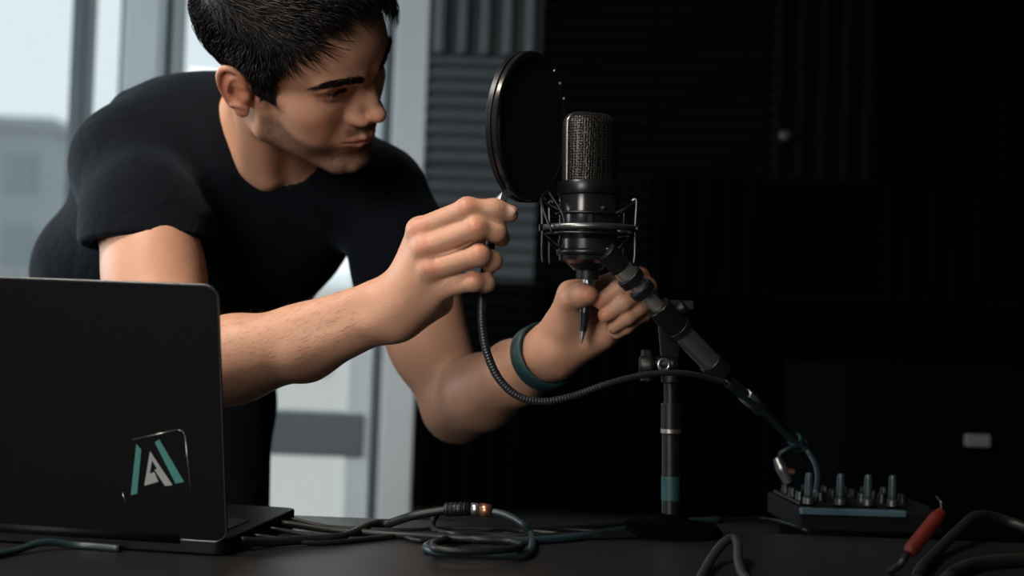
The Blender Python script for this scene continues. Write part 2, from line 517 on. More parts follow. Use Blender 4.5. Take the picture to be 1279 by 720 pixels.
# sticker: flat card with teal bars and grey letter A, located on the lid plane
def lidpt(px, py, off=.0):
    d = unit(P(px, py, 1.2) - CAM); p0 = lo_ - nl * (.0041 + off)
    return CAM + d * (np.dot(p0 - CAM, nl) / np.dot(d, nl))
def print_on_lid(name, pix, m, off, th=.0004):
    a = [lidpt(x, y, off) for x, y in pix]
    b = [p - nl * th for p in a]; n = len(a)
    o = MB().add(a + b, [tuple(range(n)), tuple(range(n, 2 * n))[::-1]] + [(i, (i + 1) % n, n + (i + 1) % n, n + i) for i in range(n)]).build(name, m)
    o.parent = lid; return o
M_card = mat('sticker_black', (.003, .0035, .004), .5, spec=.1)
M_stteal = mat('sticker_teal', (.045, .19, .175), .5)
M_stgrey = mat('sticker_grey', (.27, .30, .30), .5)
print_on_lid('sticker', [(149, 553), (222, 537), (228, 539), (231, 545), (239, 616), (236, 622), (160, 630), (154, 626)], M_card, 0).__setitem__('label', 'small black rectangular sticker')
for pa, pb in (((222, 537), (228, 539)), ((228, 539), (231, 545)), ((231, 545), (239, 618)), ((165, 549.5), (222, 537)), ((153, 616), (157, 629))):
    e = MB().tube([lidpt(*pa, .0006), lidpt(*pb, .0006)], .00035, 6).build('sticker_edge', M_steel); e.parent = lid
print_on_lid('sticker_bar', [(170.5, 555), (176.5, 562), (171.5, 617), (163.5, 618.5)], M_stteal, .0006)
print_on_lid('sticker_bar', [(193.5, 553), (199, 549), (230, 602), (219.5, 604.5)], M_stteal, .0006)
print_on_lid('sticker_letter', [(187.5, 564), (191, 570), (187, 592), (193, 590), (198, 602), (180.5, 607)], M_stgrey, .0006)
print_on_lid('sticker_letter', [(187.5, 564), (215.5, 606), (206.5, 607.5), (193, 587), (196.5, 586), (190, 575)], M_stgrey, .0007)

# ------------------------------------------------------------------ microphone (upright, in its shock mount)
MY = 1.385
mb, mt = P(734, 346, MY), P(737, 141, MY)
ma = unit(mt - mb); ML = np.linalg.norm(mt - mb)
def mz(py): return (346 - py) / 205 * ML           # height along the axis for a photo row
mx = unit(np.cross(ma, np.array([0, 1.0, 0])));  mx = mx if mx[0] > 0 else -mx
my = np.cross(ma, mx)
if my[1] < 0: my = -my
mic = thing('microphone', 'black large-diaphragm condenser microphone with rounded mesh grille', 'microphone', mb)
def loft(prof, n=40, m=None, name='part', yaw=0.0):
    """prof = [(z, half width, half depth)]"""
    o = MB()
    c, s = math.cos(yaw), math.sin(yaw)
    ux = mx * c + my * s; uy = -mx * s + my * c
    rows = []
    for z, a, b in prof:
        rows.append([mb + ma * z + ux * a * math.copysign(abs(math.cos(t)) ** .85, math.cos(t)) + uy * b * math.copysign(abs(math.sin(t)) ** .85, math.sin(t)) for t in np.linspace(0, 2 * math.pi, n, endpoint=False)])
    v = [p for r in rows for p in r]
    f = [(i * n + k, i * n + (k + 1) % n, (i + 1) * n + (k + 1) % n, (i + 1) * n + k) for i in range(len(rows) - 1) for k in range(n)]
    o.add(v, f, True); o.add(rows[0], [tuple(range(n))[::-1]]); o.add(rows[-1], [tuple(range(n))])
    return o.build(name, m)
YW = math.radians(28)
R0 = .0275
def grille_material():
    m = mat('grille_mesh', (.06, .055, .05), .42, .8)
    n = m.node_tree; b = n.nodes['Principled BSDF']
    tc = n.nodes.new('ShaderNodeTexCoord'); v = n.nodes.new('ShaderNodeTexVoronoi'); v.inputs['Scale'].default_value = 400; v.inputs['Randomness'].default_value = .35
    n.links.new(tc.outputs['Object'], v.inputs['Vector'])
    r = n.nodes.new('ShaderNodeValToRGB'); r.color_ramp.elements[0].position = .30; r.color_ramp.elements[0].color = (.003, .003, .003, 1)
    r.color_ramp.elements[1].position = .62; r.color_ramp.elements[1].color = (.062, .058, .054, 1)
    n.links.new(v.outputs['Distance'], r.inputs[0]); n.links.new(r.outputs[0], b.inputs['Base Color'])
    bp = n.nodes.new('ShaderNodeBump'); bp.inputs['Strength'].default_value = .8; bp.inputs['Distance'].default_value = .001
    n.links.new(v.outputs['Distance'], bp.inputs['Height']); n.links.new(bp.outputs['Normal'], b.inputs['Normal'])
    return m
M_grille = grille_material()
gz0, gz1 = mz(229), mz(142.5)
cr = .016
gp = [(gz0, R0 - .0010, R0 - .004)]
for t in np.linspace(0, math.pi / 2, 9):
    k = cr * (1 - math.cos(t)); gp.append((gz1 - cr * .8 + cr * .8 * math.sin(t), R0 - .0010 - k * .92, R0 - .004 - k))
gr = loft(gp, 48, M_grille, 'grille', YW); own(mic, gr)
# arched side frame over the grille
def arch(off):
    ux = mx * math.cos(YW) + my * math.sin(YW); uy = -mx * math.sin(YW) + my * math.cos(YW)
    pr = [(gz0, R0 + .0006)] + [(gz1 - cr * .8 + (cr * .8 + .001) * math.sin(t), R0 + .0006 - cr * .92 * (1 - math.cos(t))) for t in np.linspace(0, math.pi / 2, 9)]
    full = pr + [(z, -x) for z, x in pr[::-1]]
    o = MB(); hw = .0045
    vs = []; fs = []
    for i, (z, x) in enumerate(full):
        cc = mb + ma * z + ux * x; nin = unit(mb + ma * (gz0 + .01 + 0.6 * (z - gz0)) - cc) * .0022
        vs += [cc + uy * hw, cc - uy * hw, cc - uy * hw + nin, cc + uy * hw + nin]
    for i in range(len(full) - 1):
        a = i * 4
        for k in range(4): fs.append((a + k, a + (k + 1) % 4, a + 4 + (k + 1) % 4, a + 4 + k))
    o.add(vs, fs, True)
    return o.build('grille_frame', M_dark)
M_dark2 = mat('gunmetal', (.16, .17, .175), .34, .9)
af = arch(0); own(mic, af); af.data.materials[0] = M_dark2
own(mic, loft([(mz(244), R0 + .0022, R0 + .001), (mz(242), R0 + .0028, R0 + .0015), (mz(230), R0 + .0028, R0 + .0015), (mz(228), R0 + .0018, R0 + .0005)], 40, M_dark, 'collar_band', YW))
own(mic, loft([(mz(302), R0 - .001, R0 - .003), (mz(300), R0, R0 - .002), (mz(246), R0 + .0005, R0 - .001), (mz(243), R0 - .0005, R0 - .002)], 40, M_gloss, 'body', YW))
own(mic, loft([(mz(338), .0125, .0125), (mz(330), .0195, .0185), (mz(322), .0245, .023), (mz(305), .0262, .0245), (mz(301), R0 - .002, R0 - .003)], 40, M_dark, 'body_base', YW))
own(mic, MB().lathe([(mz(349), .0088), (mz(349), .0108), (mz(336), .0112), (mz(334), .0125)], mb, ma, 28).build('connector_socket', M_black))
# screws and switch on the body
for t, py in ((-2.3, 262), (-1.1, 262)):
    c = mb + ma * mz(py) + mx * math.cos(t) * R0 + my * math.sin(t) * (R0 - .001); d = unit(mx * math.cos(t) + my * math.sin(t))
    own(mic, MB().lathe([(-.001, .0016), (.0012, .0016), (.0014, .0012)], c, d, 12).build('screw', M_steel))
sw = mb + ma * mz(275) - my * (R0 - .001)
own(mic, MB().box(sw, (.004, .003, .009)).build('switch', M_black))

# shock mount ---------------------------------------------------------
shm = thing('shock_mount', 'black spider shock mount ring with elastic cords around the microphone body', 'shock mount', mb + ma * mz(320))
c_ring = mb + ma * mz(286)
RO = .0445
own(shm, MB().torus(c_ring, ma, RO, .0019, 64, 8, 1.6).build('outer_ring', M_dark2))
own(shm, MB().torus(mb + ma * mz(294), ma, RO - .001, .0014, 64, 8).build('outer_ring', M_dark))
own(shm, MB().torus(mb + ma * mz(268), ma, R0 + .0035, .0013, 48, 8).build('inner_ring', M_dark))
own(shm, MB().torus(mb + ma * mz(316), ma, R0 + .0015, .0022, 48, 8, 1.5).build('inner_ring', M_dark))
bk = MB()
bk.lathe([(mz(330), .0205), (mz(326), .0275), (mz(312), .0290), (mz(300), .0292)], mb, ma, 40, False)
own(shm, bk.build('basket', M_gloss))
for a in (-.15, .62, math.pi - .62, math.pi + .15):
    d = mx * math.cos(a) + my * math.sin(a); tg = -mx * math.sin(a) + my * math.cos(a)
    # upright clip on the ring, hooked at both ends
    p = c_ring + d * (RO + .001)
    own(shm, MB().tube(spline([p + ma * .027 - d * .004, p + ma * .029, p + ma * .024 + d * .001, p, p - ma * .025, p - ma * .034 - d * .001], 4), .0012, 8).build('post', M_dark2))
    own(shm, MB().lathe([(-.003, .0035), (.003, .0035)], p, d, 14).build('knob', M_dark))
    # elastic cords: ring to inner rings, up and down
    hi1 = mb + ma * mz(268) + (mx * math.cos(a + .5) + my * math.sin(a + .5)) * (R0 + .004)
    hi2 = mb + ma * mz(268) + (mx * math.cos(a - .5) + my * math.sin(a - .5)) * (R0 + .004)
    lo1 = mb + ma * mz(316) + (mx * math.cos(a + .5) + my * math.sin(a + .5)) * (R0 + .002)
    own(shm, MB().tube([hi1, p + ma * .026, hi2], .0010, 6).build('elastic_cord', M_rubber))
    own(shm, MB().tube([lo1, p - ma * .004, mb + ma * mz(316) + (mx * math.cos(a - .5) + my * math.sin(a - .5)) * (R0 + .002)], .0010, 6).build('elastic_cord', M_rubber))
# left A-shaped bracket and right bracket towards the boom
for q in ([(684, 238, 1.372), (676, 252, 1.366), (690, 292, 1.350)], [(684, 238, 1.372), (703, 268, 1.362), (706, 292, 1.356)]):
    own(shm, MB().tube(spline([P(*p) for p in q], 5), .0015, 8).build('bracket', M_dark))
own(shm, MB().tube([P(752, 318, 1.375), P(758, 326, 1.370), P(764, 322, 1.366)], .0065, 14).build('swivel_arm', M_black))
own(shm, MB().lathe([(-.007, .007), (-.006, .009), (.006, .009), (.007, .007)], P(760, 322, 1.366), (0.3, 1, 0), 20).build('swivel_joint', M_dark))

# ------------------------------------------------------------------ boom stand
st = thing('microphone_stand', 'black and chrome microphone boom stand on the desk', 'stand', P(838, 666, 1.41) * np.array([1, 1, 0]) + np.array([0, 0, TZ]))
bA = P(758, 316, 1.362); bB = P(903, 470, 1.425)
bd = unit(bB - bA); bl = np.linalg.norm(bB - bA)
def bp_(t): return bA + bd * bl * t
def bt(px): return (px - 758) / 145.0
def seg(name, x0, x1, r, m, r2=None, ring=False):
    o = MB().lathe([(0, r * .9), (.0008, r), (np.linalg.norm(bp_(bt(x1)) - bp_(bt(x0))) - .0008, r2 or r), (np.linalg.norm(bp_(bt(x1)) - bp_(bt(x0))), (r2 or r) * .9)], bp_(bt(x0)), bd, 32).build(name, m)
    own(st, o); return o
seg('boom_socket', 756, 775, .0105, M_black)
seg('boom_tip', 773, 787, .0098, M_chrome)
seg('clutch_ring', 783, 791, .0128, M_black)
seg('boom_tip', 790, 801, .0092, M_chrome)
seg('clutch_ring', 797, 804, .0125, M_black)
seg('boom_tube', 802, 826, .0070, M_chrome)
seg('boom_clamp', 820, 846, .0122, M_dark)
seg('clutch_ring', 844, 850, .0130, M_black)
seg('boom_sleeve', 849, 888, .0108, M_steel)
seg('sleeve_end', 886, 901, .0120, M_black)
rear = P(1000, 556, 1.56)
own(st, MB().tube([bB - bd * .004, rear], .0062, 16).build('boom_rear_tube', M_dark))
own(st, MB().tube([bB + (rear - bB) * .90, bB + (rear - bB) * .99], .0078, 16).build('tape', M_teal))
own(st, MB().tube([bB + (rear - bB) * .26, bB + (rear - bB) * .46], .0075, 16).build('counterweight', M_steel))
own(st, MB().tube([rear, rear + (rear - bB) * .03], .0085, 16).build('end_cap', M_black))
# clamp: wing knob, pivot, triangular cheek plate
kn = P(851, 386, 1.405)
own(st, MB().tube([bp_(.57), kn], .0045, 12).build('knob_shaft', M_dark))
wk = MB().lathe([(-.006, .006), (-.005, .0075), (.005, .0075), (.006, .006)], kn, unit((0.75, -.3, .6)), 20)
wk.box(kn + np.array([0, 0, .004]), (.024, .006, .009)); own(st, wk.build('wing_knob', M_black, None, .0015))
ck = [P(822, 402, 1.405), P(850, 430, 1.41), P(848, 448, 1.41), P(826, 446, 1.41)]
ckv = ck + [p + np.array([0, .008, 0]) for p in ck]
own(st, MB().add(ckv, [(0, 1, 2, 3), (7, 6, 5, 4), (0, 4, 5, 1), (1, 5, 6, 2), (2, 6, 7, 3), (3, 7, 4, 0)]).build('cheek_plate', M_dark, None, .001))
pv = P(836, 455, 1.41)
own(st, MB().lathe([(-.022, .0065), (-.021, .0078), (.004, .0078), (.008, .0065)], pv, unit((1, -.12, 0)), 24).build('pivot', M_dark))
kw = P(808, 457, 1.405)
k2 = MB().lathe([(-.008, .007), (-.006, .0105), (.005, .0115), (.007, .009)], kw, unit((1, -.12, 0)), 24)
k2.box(kw + np.array([-.001, 0, .0]), (.010, .010, .032)); own(st, k2.build('pivot_knob', M_black, None, .002))
own(st, MB().torus(P(829, 456, 1.402), (0.2, -1, 0), .0055, .0016, 24, 8).build('washer', M_steel))
pt, pb_ = P(838, 462, 1.41), np.array([P(838, 660, 1.41)[0], 1.41, TZ])
pd = unit(pb_ - pt); pl = np.linalg.norm(pb_ - pt)
def pole(name, y0, y1, r, m):
    s0, s1 = (y0 - 462) / 200 * pl, (y1 - 462) / 200 * pl
    own(st, MB().lathe([(s0, r * .93), (s0 + .0008, r), (s1 - .0008, r), (s1, r * .93)], pt, pd, 28).build(name, m))
pole('pole_head', 462, 478, .0095, M_black)
pole('pole_head', 478, 505, .0070, M_dark)
pole('pole_collar', 503, 535, .0098, M_dark)
pole('collar_ring', 534, 540, .0102, M_steel)
pole('lower_tube', 540, 661, .0088, M_dark)
pole('tape', 592, 622, .0094, M_teal)
own(st, MB().lathe([(0, .050), (.005, .050), (.009, .046), (.013, .02), (.02, .012)], pb_, (0, 0, 1), 48).build('foot', M_foamk))

# ------------------------------------------------------------------ pop filter
pf = thing('pop_filter', 'round black pop filter tilted in the hand, on a braided gooseneck', 'pop filter', P(627, 248, 1.30))
pc = P(660.5, 159, 1.40)
e1 = unit(CR * 9 + CU * 94 + _f * 6)
th_ = math.radians(61)
e2 = unit(CR * math.cos(th_) + _f * math.sin(th_)); e2 = unit(e2 - e1 * (e2 @ e1))
pn = np.cross(e1, e2); pn = pn if pn[0] > 0 else -pn
PR = .0745
def ringp(prof, name, m):
    o = MB().lathe(prof + [prof[0]], pc, pn, 96, False); ob = o.build(name, m); own(pf, ob); return ob
ringp([(-.0070, PR - .005), (-.0070, PR - .001), (-.0060, PR), (-.0012, PR), (-.0008, PR - .001), (-.0008, PR - .005)], 'rim', M_dark)
ringp([(.0008, PR - .005), (.0008, PR - .001), (.0012, PR), (.0050, PR), (.0060, PR - .001), (.0060, PR - .006)], 'rim', M_gloss)
ringp([(-.0009, PR - .004), (-.0009, PR - .0018), (.0009, PR - .0018), (.0009, PR - .004)], 'rim_groove', M_black)
for s in (-.004, .0035):
    d = MB().lathe([(s, 1e-6), (s - .0004, PR * .5), (s, PR - .003)], pc, pn, 64, False)
    own(pf, d.build('nylon_screen', mat('nylon_mesh', (.004, .0045, .005), .8, bump=.4, bscale=1500)))
cb = P(627, 247, 1.302)
for a in (1.75, 2.0, 2.25):
    an = a; q = pc + (e1 * math.cos(an - .75 - .55) + e2 * math.sin(an - .75 - .55)) * (PR - .0035) + pn * .006
    own(pf, MB().lathe([(0, .0022), (.0012, .0020), (.0018, .001)], q, pn, 12).build('screw', M_steel))
cl = pc + (-e1 * .93 - e2 * .36) * PR
dd = unit(cb - cl)
own(pf, MB().tube([cl - dd * .006, cb, P(624, 258, 1.302)], .0052, 4, True, False).build('clip', M_steel))
own(pf, MB().tube([P(624, 256, 1.302), P(617, 284, 1.304), P(609, 322, 1.306), P(604, 352, 1.308)], .0046, 14).build('stem', M_black))
path = [(604, 346, 1.308), (602, 372, 1.308), (602, 405, 1.306), (608, 440, 1.305), (623, 473, 1.305), (647, 495, 1.306), (678, 502, 1.308), (716, 495, 1.312), (762, 479, 1.320),
        (810, 468, 1.335), (858, 467, 1.355), (905, 478, 1.385)]
gp_ = spline([P(*p) for p in path], 40)
# resample evenly and corrugate
sl = np.concatenate([[0], np.cumsum(np.linalg.norm(np.diff(gp_, axis=0), axis=1))])
ns = int(sl[-1] / .0007)
ss = np.linspace(0, sl[-1], ns)
gq = np.stack([np.interp(ss, sl, gp_[:, i]) for i in range(3)], 1)
tp = np.interp(ss / sl[-1], [0, .25, .45, 1], [.0041, .0041, .0033, .0028])
own(pf, MB().tube(gq, tp * (1 + .055 * np.sin(ss * 2 * math.pi / .0028)), 10).build('gooseneck', mat('braided_sleeve', (.014, .017, .019), .38)))

# ------------------------------------------------------------------ cables
def cable(name, pts, r, m, label, cat='cable', group=None, n=8):
    q = spline(pts, n); q[:, 2] = np.maximum(q[:, 2], TZ + r + .0002)
    o = MB().tube(q, r, 10).build(name, m)
    return tag(o, label, cat, group)
def D(px, py, r):
    """point on the desk top seen at a pixel, raised by r"""
    d = unit(P(px, py, 1.2) - CAM); t = (TZ + r - CAM[2]) / d[2]
    return CAM + d * t
def U(px, py, Y): return P(px, py, Y)
cable('microphone_cable', [P(905, 478, 1.387), P(952, 514, 1.45), P(985, 545, 1.50), P(1010, 566, 1.52), P(1021, 590, 1.47), P(1019, 618, 1.40)], .0030, M_tealcable,
      'thin blue-grey cable running beside the boom down to the mixer')
jack = thing('audio_jack', 'hanging white-tipped audio jack behind the boom tube end', 'plug', P(972, 580, 1.56))
own(jack, MB().tube([P(992, 556, 1.555), P(975, 566, 1.558), P(970, 578, 1.56)], .0022, 10).build('lead', M_tealcable))
own(jack, MB().lathe([(0, .004), (.012, .0065), (.014, .0065), (.03, .005)], P(970, 572, 1.56), unit((.45, 0, -.9)), 20).build('plug_body', M_steel))
own(jack, MB().lathe([(0, .0035), (.014, .0035)], P(976, 588, 1.56), unit((1, 0, -.1)), 14).build('plug_pin', M_copper))
r = .0042
main = thing('thick_audio_cable', 'thick black cable on the desk ending in a copper-banded jack connector', 'cable', D(430, 672, 0))
def ob_tube(pts, r, m, name, parent, n=8):
    q = spline(pts, n); q[:, 2] = np.maximum(q[:, 2], TZ + r + .0002)
    own(parent, MB().tube(q, r, 12).build(name, m))
ob_tube([hc + lb * .035 + np.array([0, 0, .0068]), D(345, 678, r), D(385, 675, r), D(430, 671, r), P(470, 660, 1.37), P(515, 645, 1.36), P(560, 637, 1.355)], r, M_rubber, 'lead', main)
ax_ = [P(556, 637, 1.355), P(588, 636, 1.35)]
own(main, MB().tube(ax_, .0062, 18).build('plug_sleeve', M_black))
for i in range(5):
    q = ax_[0] + (ax_[1] - ax_[0]) * (.12 + .17 * i)
    own(main, MB().torus(q, ax_[1] - ax_[0], .0062, .0009, 20, 6).build('grip_rib', M_black))
own(main, MB().tube([P(588, 636, 1.35), P(600, 637, 1.35)], .0058, 18).build('plug_body', M_steel))
own(main, MB().tube([P(600, 637, 1.35), P(613, 639, 1.35)], .0064, 18).build('plug_band', M_copper))
ob_tube([P(612, 639, 1.35), P(632, 644, 1.345), P(652, 655, 1.34), P(664, 670, 1.335), D(662, 690, .004), D(640, 694, .004), D(590, 692, .004), D(548, 690, .004), D(532, 684, .004), D(548, 677, .004), D(590, 674, .004), D(650, 676, .004), D(720, 671, .004), D(782, 662, .004), D(830, 654, .004), D(900, 650, .004)], .0036, M_tealcable, 'tail', main)
cable('coiled_cable', [D(792, 667, .0035), D(720, 669, .0035), D(655, 671, .0035), D(590, 670, .0035), D(553, 675, .0075), D(540, 683, .011), D(560, 688, .011), D(610, 689, .011), D(650, 684, .011), D(640, 677, .0105), D(590, 674, .0105), D(545, 671, .006), D(490, 668, .0035), D(430, 664, .0035), hc + lb * .15 + np.array([0, 0, .0068])], .0033, M_rubber,
      'black cable coiled flat on the desk under the copper-banded plug')
cable('loop_cable', [P(548, 640, 1.37), P(541, 652, 1.37), D(545, 664, .003), D(575, 668, .003), D(640, 664, .003), D(700, 668, .003)], .0030, M_rubber, 'thin black cable looping down from the copper-banded plug')
grp = 'thin black cables on the desk'
k = 0
for pts, lab in ((['p', (420, 660), (500, 663), (560, 661), (650, 663), (740, 658), (826, 650)], 'thin black cable lying straight from the laptop to the stand foot'),
            (['q', (400, 671), (450, 674), (520, 668), (600, 669), (690, 662), (760, 664), (828, 660)], 'thin black cable waving along the desk behind the coil'),
            ([(470, 668), (500, 670), (530, 676), (580, 664), (660, 670), (720, 672), (800, 670)], 'thin black cable crossing behind the coil to the stand'),
            (['s', (400, 679), (470, 673), (530, 667), (610, 666)], 'short black cable beside the laptop base'),
            ([(852, 656), (900, 652), (950, 648), (985, 655), (1010, 664)], 'thin dark cable between the stand foot and the mixer')):
    cable('thin_cable', [hc + lb * {'p': .18, 'q': .115, 's': .07}[p] + np.array([0, 0, .0068]) if isinstance(p, str) else D(p[0], p[1], .0022) for p in pts], .0022, M_rubber, lab, 'cable')
cable('charger_cable', [D(-30, 700, .003), D(15, 690, .003), D(55, 684, .003) + np.array([0, 0, .004]), D(100, 682, .003), D(150, 686, .003)], .0030, M_tealcable, 'blue-grey cable lying in front of the laptop lid')
cable('grey_loop_cable', [D(866, 745, .004), D(878, 718, .004), D(890, 702, .004) + np.array([0, 0, .004]), D(903, 696, .004) + np.array([0, 0, .012]), D(914, 694, .004) + np.array([0, 0, .015]), D(921, 699, .004) + np.array([0, 0, .012]), D(922, 708, .004) + np.array([0, 0, .005]), D(930, 722, .004), D(955, 748, .004)], .0042, mat('cable_grey', (.014, .018, .021), .5),
      'short grey cable looping up from the desk before the mixer')

# ------------------------------------------------------------------ mixer with plugs
mixer = thing('audio_mixer', 'small black audio mixer with a pale front edge and knobs', 'mixer', D(1065, 672, 0))
f0, f1 = D(998, 664, .0), D(1130, 668, .0)
ux_ = unit(f1 - f0); uy_ = np.array([-ux_[1], ux_[0], 0])
mw = np.linalg.norm(f1 - f0)
Rm = np.stack([ux_, uy_, np.array([0, 0, 1.0])], 1)
def mpt(a, b, c): return f0 + ux_ * a + uy_ * b + np.array([0, 0, c])
own(mixer, MB().box(mpt(mw / 2 + .02, .07, .012), (mw + .04, .14, .024), Rm).build('case', M_matte, None, .003))
own(mixer, MB().box(mpt(mw / 2, -.001, .021), (mw, .008, .007), Rm).build('front_edge', mat('blue_grey_edge', (.04, .085, .11), .4), None, .0015))
own(mixer, MB().box(mpt(mw / 2 + .02, .08, .025), (mw + .03, .11, .003), Rm).build('control_plate', M_black, None, .001))
for i in range(6):
    for j in range(3):
        q = mpt(.012 + i * .022, .045 + j * .03, .0265)
        own(mixer, MB().lathe([(0, .0055), (.001, .0055), (.009, .0045), (.010, .0035)], q, (0, 0, 1), 14).build('knob', M_black if j else M_dark))
gp2 = 'jack plugs standing in the mixer'
for i, (px, lab) in enumerate(((1017, 'blue-grey jack plug holding the cable from the boom, standing in the mixer'), (1057, 'second jack plug standing in the mixer, next to the cabled one'),
                               (1092, 'third jack plug in the mixer, two from the cabled one'), (1123, 'last jack plug in the mixer row, nearest the red lead'))):
    q = mpt((px - 1000) / 132 * mw, .020, .0262)
    jp = thing('jack_plug', lab, 'plug', q, gp2)
    own(jp, MB().lathe([(0, .0058), (.006, .0058), (.007, .0045)], q, (0, 0, 1), 18).build('nut', M_dark2))
    own(jp, MB().lathe([(.007, .0040), (.010, .0046), (.028, .0042), (.032, .0030)], q, (0, 0, 1), 18).build('plug_body', M_tealcable))
rp = [P(1134, 692, 1.17), P(1176, 640, 1.19)]
red = thing('red_plug', 'red banana plug lead leaning beside the mixer', 'plug', D(1134, 704, 0))
rdir = unit(rp[1] - rp[0]); rl = np.linalg.norm(rp[1] - rp[0])
own(red, MB().lathe([(0, .004), (.004, .0062), (rl - .008, .0062), (rl, .0045)], rp[0], rdir, 18).build('plug_body', M_red))
own(red, MB().tube([rp[1], P(1176, 628, 1.195), P(1170, 620, 1.20)], .0014, 8).build('plug_pin', M_dark))
own(red, MB().tube(spline([rp[0], P(1124, 706, 1.165), D(1112, 714, .003)], 6), .003, 10).build('lead', M_rubber))
cable('tangled_lead', [D(1310, 672, .006), D(1260, 664, .006) + np.array([0, 0, .01]), D(1222, 666, .006) + np.array([0, 0, .018]), D(1196, 676, .006) + np.array([0, 0, .010]), D(1170, 690, .006), D(1150, 712, .006), D(1140, 745, .006)], .0052, mat('cable_dull_grey', (.010, .012, .013), .5),
      'dull grey lead curling up behind the red plug')
cable('desk_edge_lead', [D(1165, 750, .006), D(1190, 718, .006), D(1225, 704, .006), D(1310, 698, .006)], .006, mat('cable_warm_grey', (.012, .011, .010), .6), 'thick grey lead lying at the right end of the desk')
# equipment rack behind, with a pale label
rk = thing('equipment_rack', 'black equipment rack in the dark corner with a small pale label', 'rack', (P(1225, 600, 2.3) * np.array([1, 1, 0])))
rc = P(1222, 551, 2.3)
own(rk, MB().box((rc[0] + .02, 2.3 + .26, .45), (.48, .5, .9)).build('case', M_foamk, None, .01))
own(rk, MB().box((rc[0], 2.305, rc[2]), (.040, .012, .020)).build('label_plate', M_white, None, .002))
own(rk, MB().box((rc[0] + .02, 2.305, .60), (.42, .012, .09)).build('drawer', M_foamk, None, .004))
hk = P(980, 170, YB - .06)
tag(MB().lathe([(0, .006), (.012, .006), (.014, .014), (.024, .014), (.027, .008)], (hk[0], YB - .05, hk[2]), (0, -1, 0), 20).build('wall_hook', M_dark2), 'small metal hook knob on the shade-toned foam panel', 'hook')

# ------------------------------------------------------------------ pen in the left hand
pen = thing('pen', 'dark pointed pen with a silver collar held upright in the left hand', 'pen', P(726, 428, 1.412))
p0, p1 = P(726, 429, 1.412), P(736, 347, 1.416)
pa = unit(p1 - p0); pL = np.linalg.norm(p1 - p0)
own(pen, MB().lathe([(0, .0006), (.004, .0018), (.010, .0028), (.012, .0034)], p0, pa, 20).build('tip', M_steel))
own(pen, MB().lathe([(.012, .0036), (.030, .0062), (.038, .0066), (pL - .012, .0064)], p0, pa, 24).build('barrel', M_gloss))
own(pen, MB().lathe([(pL - .012, .0060), (pL - .011, .0068), (pL - .001, .0068), (pL, .0055)], p0, pa, 24).build('collar', M_steel))

# ------------------------------------------------------------------ implicit-surface modeller (for the person)
BIG = 9.0
def smin(a, b, k):
    if k <= 0: return np.minimum(a, b)
    h = np.maximum(k - np.abs(a - b), 0) / k
    return np.minimum(a, b) - h * h * k * 0.25
def smax(a, b, k):
    return -smin(-a, -b, k)
class Op:
    def __init__(self, fn, c, R, k, mode):
        self.fn, self.c, self.R, self.k, self.mode = fn, np.array(c, np.float32), float(R), k, mode
def cap(a, b, r1, r2=None, k=0.0, mode='add', flat=None):
    a = np.array(a, np.float32); b = np.array(b, np.float32)
    r2 = r1 if r2 is None else r2
    ba = b - a; L2 = float(ba @ ba) + 1e-12
    def fn(p):
        v = p - a
        t = np.clip((v @ ba) / L2, 0, 1)
        v = v - t[..., None] * ba
        if flat is not None:
            n, s = flat
            n = np.array(n, np.float32)
            v = v + (v @ n)[..., None] * n * np.float32(1 / s - 1)
        return np.sqrt((v * v).sum(-1)) - (r1 + (r2 - r1) * t)
    return Op(fn, (a + b) / 2, math.sqrt(L2) / 2 + max(r1, r2), k, mode)
def ell(c, r, M=None, k=0.0, mode='add'):
    c = np.array(c, np.float32); r = np.array(r, np.float32)
    M = np.eye(3, dtype=np.float32) if M is None else np.array(M, np.float32)
    def fn(p):
        q = (p - c) @ M
        k0 = np.sqrt(((q / r) ** 2).sum(-1)); k1 = np.sqrt(((q / (r * r)) ** 2).sum(-1)) + 1e-9
        return k0 * (k0 - 1) / k1
    return Op(fn, c, float(r.max()), k, mode)
def half(o, n, c, R, k=0.0, mode='int'):
    """keeps the side opposite to n (mode int)"""
    o = np.array(o, np.float32); n = np.array(n, np.float32)
    return Op(lambda p: (p - o) @ n, c, R, k, mode)
def comb(d, v, k, mode):
    if mode == 'add': return smin(d, v, k)
    if mode == 'sub': return smax(d, -v, k)
    return smax(d, v, k)
class Layer:
    def __init__(self, ops, k=0.0, mode='add'):
        self.ops, self.k, self.mode = ops, k, mode
def evalf(layers, org, offs, hs):
    """org (nb,3) block origins, offs (m,3), hs = half block size; returns (nb,m)"""
    D = np.full((len(org), len(offs)), BIG, np.float32)
    cen = org + hs
    diag = hs * 1.7321
    for L in layers:
        near = np.zeros(len(org), bool)
        sels = []
        for op in L.ops:
            s = ((cen - op.c) ** 2).sum(1) < (op.R + diag + op.k + L.k + 0.012) ** 2
            sels.append(s)
            if op.mode == 'add': near |= s
        idx = np.nonzero(near)[0]
        if len(idx) == 0: continue
        d = np.full((len(idx), len(offs)), BIG, np.float32)
        for op, s in zip(L.ops, sels):
            sub = np.nonzero(s[idx])[0]
            if len(sub) == 0: continue
            p = org[idx[sub]][:, None, :] + offs[None]
            d[sub] = comb(d[sub], op.fn(p).astype(np.float32), op.k, op.mode)
        D[idx] = comb(D[idx], d, L.k, L.mode)
    return D
